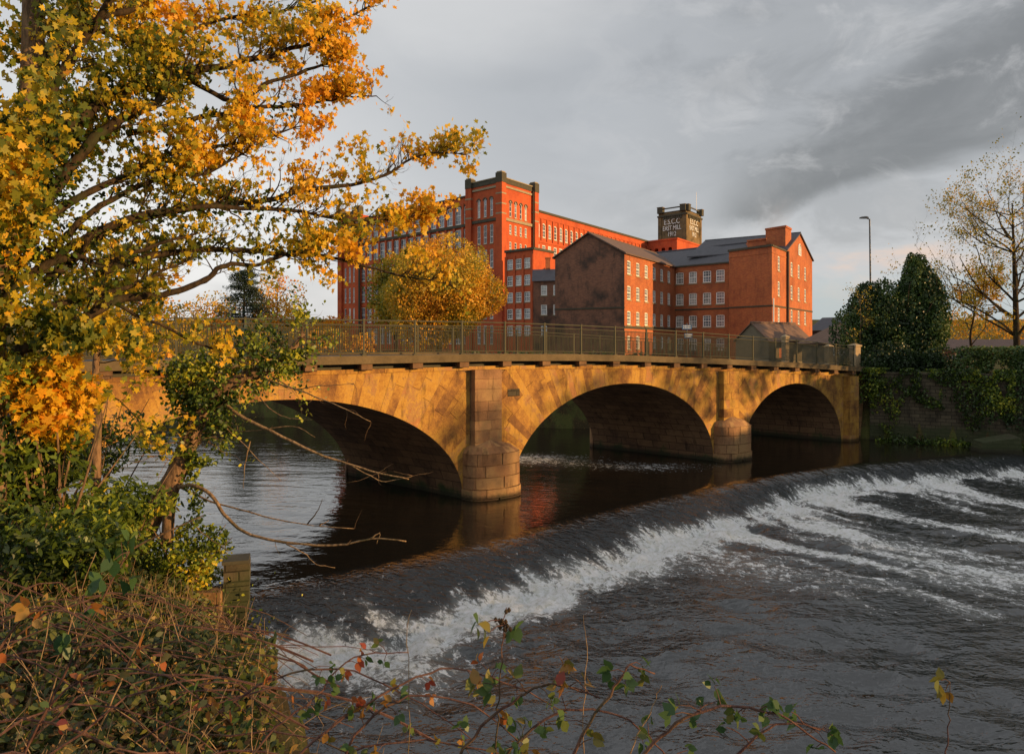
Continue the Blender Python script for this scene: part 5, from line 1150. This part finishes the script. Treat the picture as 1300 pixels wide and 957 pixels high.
# shrubs
def shrub(label, cx, cy, Y_, rad, n, size, lo, hi, leafmat, kind, seed, name='laurel_bush', nst=12, jit=.18, gap=.38):
    c = at(cx, cy, Y_); b = (c[0], c[1], float(gz(c[0], c[1])))
    s_ = empty(name, b, label, 'bush'); rn = random.Random(seed); tm = MB()
    for k in range(nst):
        e = c+np.array([rn.gauss(0, .5)*rad[0], rn.gauss(0, .5)*rad[1], rn.gauss(.2, .4)*rad[2]]); tm.tube(spline([(b[0]+rn.gauss(0, .12), b[1]+rn.gauss(0, .12), b[2]-.1), ((b[0]+e[0])/2+rn.gauss(0, .1), (b[1]+e[1])/2, (b[2]+e[2])/2+.1), e], 3), list(np.linspace(.025, .006, 7)), 5, cap=False)
    tm.build('stems', M['bark'], s_); P = crown_points(c, rad, n, 16, seed, gap); leaf_mesh('foliage', P, rng.uniform(.65, 1.2, len(P))*size, gauss_hue(P, lo, hi, 1.3, jit), kind, M[leafmat], s_, .4); return s_
shrub('sunlit golden leaved shrub below the sycamore limbs at the left edge', 62, 505, 9.6, (.75, .7, .85), 3000, .12, .38, .72, 'leaf_syc', 'maple', 71, 'maple_sapling')
shrub('glossy green laurel bush at the far left beneath the golden shrub', 20, 610, 9.6, (1.1, .9, .8), 3600, .15, .1, .7, 'leaf_shrub', 'long', 72)
shrub('yellow green laurel bush left of the leaning trunk', 135, 655, 12.6, (1.35, .9, .75), 4800, .15, .35, .95, 'leaf_shrub', 'long', 73)
shrub('dark green laurel bush low at the left above the brambles', 60, 700, 8.4, (1.3, .8, .55), 3600, .13, .0, .6, 'leaf_shrub', 'long', 74)
shrub('yellow tinged privet bush between leaning trunk and stone pillar', 232, 705, 14.3, (1.05, .8, .65), 4200, .085, .4, .95, 'leaf_shrub', 'oval', 75, 'privet_bush')
shrub('light green privet bush spilling over the wall beside the pillar', 250, 738, 15.2, (.5, .5, .5), 1800, .08, .45, 1.0, 'leaf_shrub', 'oval', 76, 'privet_bush')
shrub('mixed green bush under the sycamore at the bridge end', 110, 560, 14.8, (1.3, .9, 1.0), 3600, .13, .2, .7, 'leaf_shrub', 'long', 77, 'hazel_bush')
# slim sapling trunk at the left
q0 = at(122, 640, 13); t_ = empty('sapling', (q0[0], q0[1], float(gz(q0[0], q0[1]))), 'slim upright sapling trunk in front of the left arch', 'tree'); tm = MB()
P = spline([(q0[0], q0[1], t_.location.z-.2), *px_path([(122, 600, 13), (124, 520, 13), (122, 460, 13), (130, 400, 13), (128, 340, 13)])], 4); tm.tube(P, list(np.linspace(.095, .04, len(P))), 8); tm.build('trunk', M['bark'], t_, True); tm = MB(); tips = []; rn = random.Random(17)
for k in range(16): i = rn.randrange(len(P)//2, len(P)); grow(tm, P[i], (rn.gauss(.3, 1), rn.gauss(0, .6), rn.gauss(.2, .5)), rn.uniform(.7, 1.6), .016, 1, tips, rn, .05, .4, 6, (5,), .5, 4)
tm.build('branches', M['bark_dark'], t_); C = np.array([p+rng.normal(size=3)*.1 for p, d in tips for _ in range(7)]); leaf_mesh('leaves', C, rng.uniform(.07, .12, len(C)), gauss_hue(C, .25, .7, 1, .15), 'maple', M['leaf_syc'], t_, .3)

M['leaf_under'] = mat_leaf('undergrowth_leaves', [(0, (.035, .05, .014)), (.3, (.06, .085, .02)), (.5, (.15, .16, .025)), (.66, (.13, .12, .03)), (.8, (.22, .13, .04)), (1, (.42, .30, .04))], .3, .5)
# undergrowth: ivy leaves, dead stems, grass over the bank
def bank_pts(n, y0=2.4, y1=19.5, x0=-13, hug=True):
    out = []
    while len(out) < n:
        y = y0+(y1-y0)*rng.random(4*n)**1.25; x = x0+(2.2-x0)*rng.random(4*n); sd = poly_sd(x, y); ppx = x/y*F+650
        ok = (sd > -.15) & (ppx > -140) & (ppx < 350+np.maximum(0, 4.2-y)*85); out += list(zip(x[ok], y[ok]))
    return np.array(out[:n])
B = bank_pts(52000); _p = B[:, 0]/B[:, 1]*F+650; B = B[~((_p > 272) & (_p < 330) & (B[:, 1] > 7.5))]; zz = gz(B[:, 0], B[:, 1]); hgt = .10+.5*fbm(B[:, 0]*.8, B[:, 1]*.8, 0, 3)
C = np.stack([B[:, 0], B[:, 1], zz+rng.random(len(B))**1.3*hgt], -1); yy = C[:, 1]
sz = np.clip(.026+.0075*yy, .038, .13)*rng.uniform(.6, 1.3, len(C))
o = leaf_mesh('ground_cover', C, sz, gauss_hue(C, .0, .7, 1.6, .25), 'long' if False else 'leafy', M['leaf_under'], None, .25); tag(o, 'tangled green and yellow undergrowth covering the near left bank', 'undergrowth', kind='stuff')
B = bank_pts(9000, 2.3, 15); C = np.stack([B[:, 0], B[:, 1], gz(B[:, 0], B[:, 1])+rng.random(len(B))*.18], -1)
o = leaf_mesh('leaf_litter', C, rng.uniform(.05, .1, len(C)), rng.random(len(C)), 'maple', mat_leaf('dead_leaves', [(0, (.07, .04, .02)), (.5, (.17, .09, .035)), (.85, (.32, .18, .05)), (1, (.5, .3, .06))], .15, .7), None, .8); tag(o, 'brown fallen leaves scattered through the near bank undergrowth', 'leaf litter', kind='stuff')
st = MB(); rn = random.Random(33); B = bank_pts(1900, 2.4, 13)
for x, y in B:
    z = float(gz(x, y)); L = rn.uniform(.2, .75); a = rn.uniform(0, 6.283); lean = rn.choice((rn.uniform(.1, 1), rn.uniform(1, 4))); d = np.array([math.cos(a)*lean, math.sin(a)*lean*.6, 1]); d = unit(d); p = np.array([x, y, z]); pts = [p]
    for k in range(4): d = unit(d+np.array([rn.gauss(0, .12), rn.gauss(0, .12), -.16*lean])); pts.append(pts[-1]+d*L/4)
    st.tube(pts, list(np.linspace(.0034, .0012, 5)*(1+.06*y)), 3, cap=False)
o = st.build('dead_stems', M['twig']); tag(o, 'mass of dry brown stems woven through the near bank undergrowth', 'dead stems', kind='stuff')
st = MB(); B = bank_pts(130, 2.4, 9)
for x, y in B:
    z = float(gz(x, y))+rn.uniform(.0, .25); a = rn.gauss(0, .5)+(math.pi if rn.random() < .5 else 0); L = rn.uniform(.8, 2.2); pts = []; h_ = rn.uniform(.1, .45)
    for k in range(9):
        f = k/8; pts.append((x+math.cos(a)*L*(f-.5)+rn.gauss(0, .015), y+math.sin(a)*L*(f-.5)*.5+rn.gauss(0, .015), z+h_*math.sin(math.pi*f)*1.0+rn.gauss(0, .012)))
    st.tube(pts, list(np.linspace(.0065, .0025, 9)*(1+.04*y)), 4, cap=False)
o = st.build('bramble_thicket', M['bramble_stem']); tag(o, 'thicket of arching purple brown bramble stems on the near left bank', 'brambles', kind='stuff')

# single bramble sprays in the foreground, rising in front of the water
def bramble(label, path, nl, size, lo, hi, seed, r=.006, name='bramble_spray', seed_head=False, mat='bramble_stem', lower=True):
    path = [(x_p, y_p+(34 if (x_p > 320 and lower) else 0), Y_p) for x_p, y_p, Y_p in path]; size = size*(.82 if lower else 1)
    P = spline(px_path(path), 5); P = P+rng.normal(size=P.shape)*.003; b = P[0]; s_ = empty(name, tuple(b), label, 'bramble' if nl else 'dead stem'); tm = MB(); tm.tube(P, list(np.linspace(r, r*.4, len(P))), 6)
    rn = random.Random(seed); C = []; D = []
    for k in range(nl):
        i = rn.randrange(max(1, len(P)//5), len(P)); a = unit(np.array([rn.gauss(0, 1), rn.gauss(0, .5), rn.gauss(.1, .6)])); e = P[i]+a*rn.uniform(.03, .10); tm.tube([P[i], (P[i]+e)/2+(0, 0, .008), e], [.0022, .0018, .0012], 4, cap=False)
        lat = unit(np.cross(a, (0, 1, 0))); hu = rn.random()
        for dd in (a, unit(a*.5+lat), unit(a*.5-lat)): C.append(e+dd*size*.42); D.append(dd+np.array([0, 0, -.25])); 
    tm.build('stem', M[mat], s_, True)
    if nl:
        C = np.array(C); h_ = lo+(hi-lo)*np.repeat(rng.random(nl), 3)+rng.normal(size=nl*3)*.08
        N = leaf_mesh('leaves', C, rng.uniform(.8, 1.15, len(C))*size, h_, 'oval', M['leaf_bramble'], s_, .0, direc=np.array(D), curl=.35)
    if seed_head:
        hm = MB()
        for k in range(14):
            i = len(P)-1-rn.randrange(0, 7); p = P[i]+np.array([rn.gauss(0, .012), rn.gauss(0, .01), rn.gauss(0, .008)]); hm.tube([p-(0, 0, .008), p, p+(0, 0, .008)], [.003, .008, .003], 6)
        hm.build('seed_head', M['bark_dark'], s_)
    return s_
bramble('upright bramble sprig with dark seed head in front of the white foam', [(628, 960, 2.5), (632, 900, 2.5), (636, 850, 2.5), (640, 800, 2.5), (641, 770, 2.5)], 5, .055, .2, .7, 1, .0035, seed_head=True, lower=False)
bramble('low bramble spray with green leaves left of the foam and a reddish tip', [(330, 985, 2.6), (400, 905, 2.7), (480, 850, 2.8), (560, 815, 2.9), (640, 830, 2.9), (720, 872, 2.9)], 12, .05, .3, 1.0, 2)
bramble('bramble spray with a curled orange leaf at the bottom centre', [(560, 985, 2.4), (600, 900, 2.4), (660, 850, 2.4), (700, 835, 2.4), (760, 850, 2.4)], 8, .055, .6, 1.0, 3)
bramble('green leaved bramble rising at the bottom right of centre', [(700, 985, 2.3), (740, 900, 2.3), (780, 840, 2.3), (800, 812, 2.3), (830, 822, 2.3)], 8, .055, .1, .75, 4)
bramble('long low bramble trailing right along the bottom edge with dark green leaves', [(780, 985, 2.2), (830, 910, 2.2), (880, 872, 2.2), (940, 862, 2.2), (1000, 880, 2.2), (1060, 920, 2.2)], 13, .052, .0, .6, 5)
bramble('small bramble shoot with one yellow leaf at the lower right', [(1195, 985, 2.4), (1200, 930, 2.4), (1204, 880, 2.4), (1206, 835, 2.4)], 3, .055, .4, .85, 6, .003)
bramble('bare grey stalk standing in front of the foam edge', [(742, 985, 2.5), (741, 880, 2.5), (744, 800, 2.5), (741, 748, 2.5)], 0, 0, 0, 0, 7, .0022, 'dry_stalk', mat='twig')
bramble('bent straw coloured stalk crossing the green brambles', [(765, 990, 2.4), (800, 920, 2.4), (825, 870, 2.4), (840, 835, 2.4)], 0, 0, 0, 0, 8, .003, 'dry_stalk', mat='twig')
bramble('short dry twig beside the bare grey stalk', [(518, 985, 2.6), (520, 860, 2.6), (516, 770, 2.6), (520, 742, 2.6)], 0, 0, 0, 0, 9, .0022, 'dry_stalk', mat='twig')
bramble('low tangled bramble hugging the bottom edge left of the seed head', [(420, 1000, 2.7), (450, 900, 2.7), (520, 850, 2.8), (600, 862, 2.8), (660, 905, 2.8)], 12, .05, .2, .95, 21)
bramble('red stemmed bramble with many small leaves beneath the curled orange leaf', [(600, 1010, 2.5), (650, 915, 2.5), (720, 868, 2.5), (800, 880, 2.5), (850, 930, 2.5)], 13, .048, .1, .9, 22)
bramble('brown bramble runner crossing the lowest left corner of the river', [(340, 1010, 2.9), (420, 930, 2.9), (540, 905, 2.9), (660, 930, 2.9)], 12, .05, .3, 1.0, 23)
bramble('dark leaved bramble tip just above the bottom edge right of centre', [(900, 1000, 2.3), (930, 930, 2.3), (985, 885, 2.3), (1040, 890, 2.3)], 8, .05, .0, .6, 24)
bramble('dense leafy bramble at the bottom left of the white water', [(300, 990, 2.9), (340, 900, 3.0), (400, 850, 3.1), (450, 800, 3.2), (520, 795, 3.3)], 15, .05, .2, 1.0, 10)
bramble('thin dark bramble arching over the weir foot', [(250, 930, 3.2), (330, 835, 3.2), (430, 815, 3.3), (520, 850, 3.3), (600, 905, 3.2)], 10, .048, .3, 1.0, 11)
bramble('bramble with yellow and red leaves at the very bottom left', [(20, 985, 3.0), (60, 900, 3.0), (130, 850, 3.0), (210, 860, 3.0), (280, 905, 3.0)], 14, .055, .4, 1.0, 12)
bramble('bramble with large dark green leaves in the left foreground', [(40, 940, 3.4), (90, 840, 3.4), (140, 740, 3.4), (165, 700, 3.4)], 9, .10, .0, .5, 13, .007)
bramble('bramble cane with broad yellow leaf low at the left edge', [(-40, 900, 3.2), (0, 820, 3.2), (50, 770, 3.2), (110, 790, 3.2), (180, 850, 3.2)], 8, .08, .7, .95, 14)
bramble('crossing straw stalks in the left foreground undergrowth', [(120, 940, 3.6), (160, 850, 3.6), (195, 775, 3.6), (208, 760, 3.6), (232, 830, 3.6)], 0, 0, 0, 0, 15, .005, 'dry_stalk', mat='twig')
bramble('long straw stalk leaning right low in the undergrowth', [(60, 900, 3.8), (100, 760, 3.8), (122, 700, 3.8)], 0, 0, 0, 0, 16, .004, 'dry_stalk', mat='twig')

# ================================================================== air, sky, light, camera
AZ = math.atan2(.943, -.332); ELV = R(7.5)
sc_ = bpy.context.scene
wd = bpy.data.worlds.new('World'); sc_.world = wd; wd.use_nodes = True; nt = wd.node_tree; nt.nodes.clear(); t = NT(nt)
sky = nt.nodes.new('ShaderNodeTexSky'); sky.sky_type = 'NISHITA'; sky.sun_disc = False; sky.sun_elevation = ELV; sky.sun_rotation = AZ; sky.air_density = 1.2; sky.dust_density = 2.0
dirv = t.n('ShaderNodeTexCoord').outputs['Generated']; sp = t.n('ShaderNodeSeparateXYZ', i_Vector=dirv); x_, y_, z_ = sp.outputs
az = t.math('ARCTAN2', x_, y_); el = t.math('ARCSINE', z_)
zz_ = t.math('ADD', t.math('MAXIMUM', z_, 0.0), .10); cv = t.n('ShaderNodeCombineXYZ'); t.set(cv.inputs[0], t.math('DIVIDE', x_, zz_)); t.set(cv.inputs[1], t.math('DIVIDE', y_, zz_)); cv = cv.outputs[0]
n1 = t.noise(cv, .42, 6, .58, .5); n2 = t.noise(t.vmul(dirv, (1, 1, 2.2)), 5.5, 7, .6, .4); n3 = t.noise(t.vmul(dirv, (1, 1, 2.6)), 2.0, 4, .5, .2)
wob = t.math('MULTIPLY', t.math('SUBTRACT', n2, .5), .16)
# broad layer: brighter near the horizon and overhead on the left
base = t.ramp(t.math('ABSOLUTE', el), [(0, (.74, .72, .70)), (.10, (.60, .61, .63)), (.24, (.49, .51, .54)), (.45, (.46, .48, .51)), (.75, (.78, .79, .82)), (1, (.95, .96, 1.0))])
leftb = t.math('MULTIPLY', t.math('MULTIPLY', t.smooth(t.math('ADD', az, wob), .05, -.45), t.smooth(el, .55, .12)), .85)
base = t.mix(leftb, base, (.97, .96, .95))
base = t.mix(t.math('MULTIPLY', t.smooth(n1, .45, .72), .30), base, (.60, .60, .62))
base = t.mix(t.math('MULTIPLY', t.smooth(n3, .52, .36), .35), base, (.34, .355, .38))
blob = t.math('ADD', t.math('POWER', t.math('MULTIPLY', t.math('ADD', az, .10), 3.3), 2.0), t.math('POWER', t.math('MULTIPLY', t.math('SUBTRACT', el, .46), 9.0), 2.0))
base = t.mix(t.math('MULTIPLY', t.smooth(t.math('ADD', blob, t.math('MULTIPLY', wob, 5)), 1.2, .0), .55), base, (.80, .80, .80))
# dark bank of cloud to the right
a2 = t.math('ADD', az, wob); e2 = t.math('ADD', el, t.math('MULTIPLY', wob, .55))
lower = t.smooth(t.math('SUBTRACT', e2, t.math('MULTIPLY_ADD', t.math('SUBTRACT', az, .3), .22, .150)), -.008, .022)
upper = t.smooth(t.math('SUBTRACT', e2, t.math('MULTIPLY_ADD', t.math('SUBTRACT', az, .28), 0.55, .175)), .075, -.03)
dk_ = t.math('MULTIPLY', t.math('MULTIPLY', lower, upper), t.smooth(a2, .25, .34))
midk = t.math('MULTIPLY', t.math('MULTIPLY', lower, t.smooth(t.math('ADD', az, t.math('MULTIPLY', wob, 1.6)), .12, .42)), t.smooth(n3, .30, .56)); base = t.mix(t.math('MULTIPLY', midk, .75), base, (.36, .375, .395))
base = t.mix(t.math('MULTIPLY', dk_, .85), base, (.20, .208, .22))
peach = t.math('MULTIPLY', t.math('MULTIPLY', t.smooth(n2, .50, .66), t.smooth(el, .22, .10)), t.smooth(az, .3, .45)); base = t.mix(t.math('MULTIPLY', peach, .7), base, (.95, .66, .50))
base = t.mix(t.math('MULTIPLY', t.math('MULTIPLY', t.smooth(t.math('ADD', el, t.math('MULTIPLY', wob, .4)), .10, .055), t.smooth(az, .30, .38)), .85), base, (.46, .57, .60))
low_ = t.smooth(el, .0, -.02); base = t.mix(low_, base, (.10, .09, .075))
n6 = t.noise(t.vmul(dirv, (1, 1, 1.7)), 9.0, 8, .62, .7); rt = t.smooth(az, -.05, .35)
base = t.mix(t.math('MULTIPLY', t.math('MULTIPLY', t.smooth(n6, .47, .66), rt), .42), base, (.66, .66, .67)); base = t.mix(t.math('MULTIPLY', t.math('MULTIPLY', t.smooth(n2, .52, .36), rt), .30), base, (.24, .25, .265))
base = t.mix(t.math('MULTIPLY', t.smooth(n2, .35, .7), .16), base, (.62, .63, .65))
bgc = t.n('ShaderNodeBackground', i_Color=base, i_Strength=.83); bgs = t.n('ShaderNodeBackground', i_Color=sky.outputs[0], i_Strength=.10)
clear = .10
mx = t.n('ShaderNodeMixShader', i_0=clear); nt.links.new(bgc.outputs[0], mx.inputs[1]); nt.links.new(bgs.outputs[0], mx.inputs[2]); ow = nt.nodes.new('ShaderNodeOutputWorld'); nt.links.new(mx.outputs[0], ow.inputs[0])

sl = bpy.data.lights.new('sun', 'SUN'); sl.energy = 5.0; sl.angle = R(.6); sl.color = (1.0, .60, .25); so = bpy.data.objects.new('sun', sl); col.objects.link(so)
sv = Vector((.943*math.cos(ELV), -.332*math.cos(ELV), math.sin(ELV))); so.rotation_euler = sv.to_track_quat('Z', 'Y').to_euler(); so.location = (60, -20, 40)
cam = bpy.data.cameras.new('camera'); cam.sensor_width = 36; cam.lens = F*36/1300; cam.shift_y = -(478.5-HOR)/1300; cam.clip_end = 4000; cam.clip_start = .05
co = bpy.data.objects.new('camera', cam); col.objects.link(co); co.location = (0, 0, EYE); co.rotation_euler = (R(90), 0, 0); sc_.camera = co
sc_.view_settings.view_transform = 'Standard'; sc_.view_settings.look = 'None'; sc_.view_settings.exposure = 0.33; sc_.view_settings.gamma = 1.0
sc_.cycles.max_bounces = 6; sc_.cycles.diffuse_bounces = 2; sc_.cycles.glossy_bounces = 3; sc_.cycles.transmission_bounces = 3; sc_.cycles.sample_clamp_indirect = 4.0
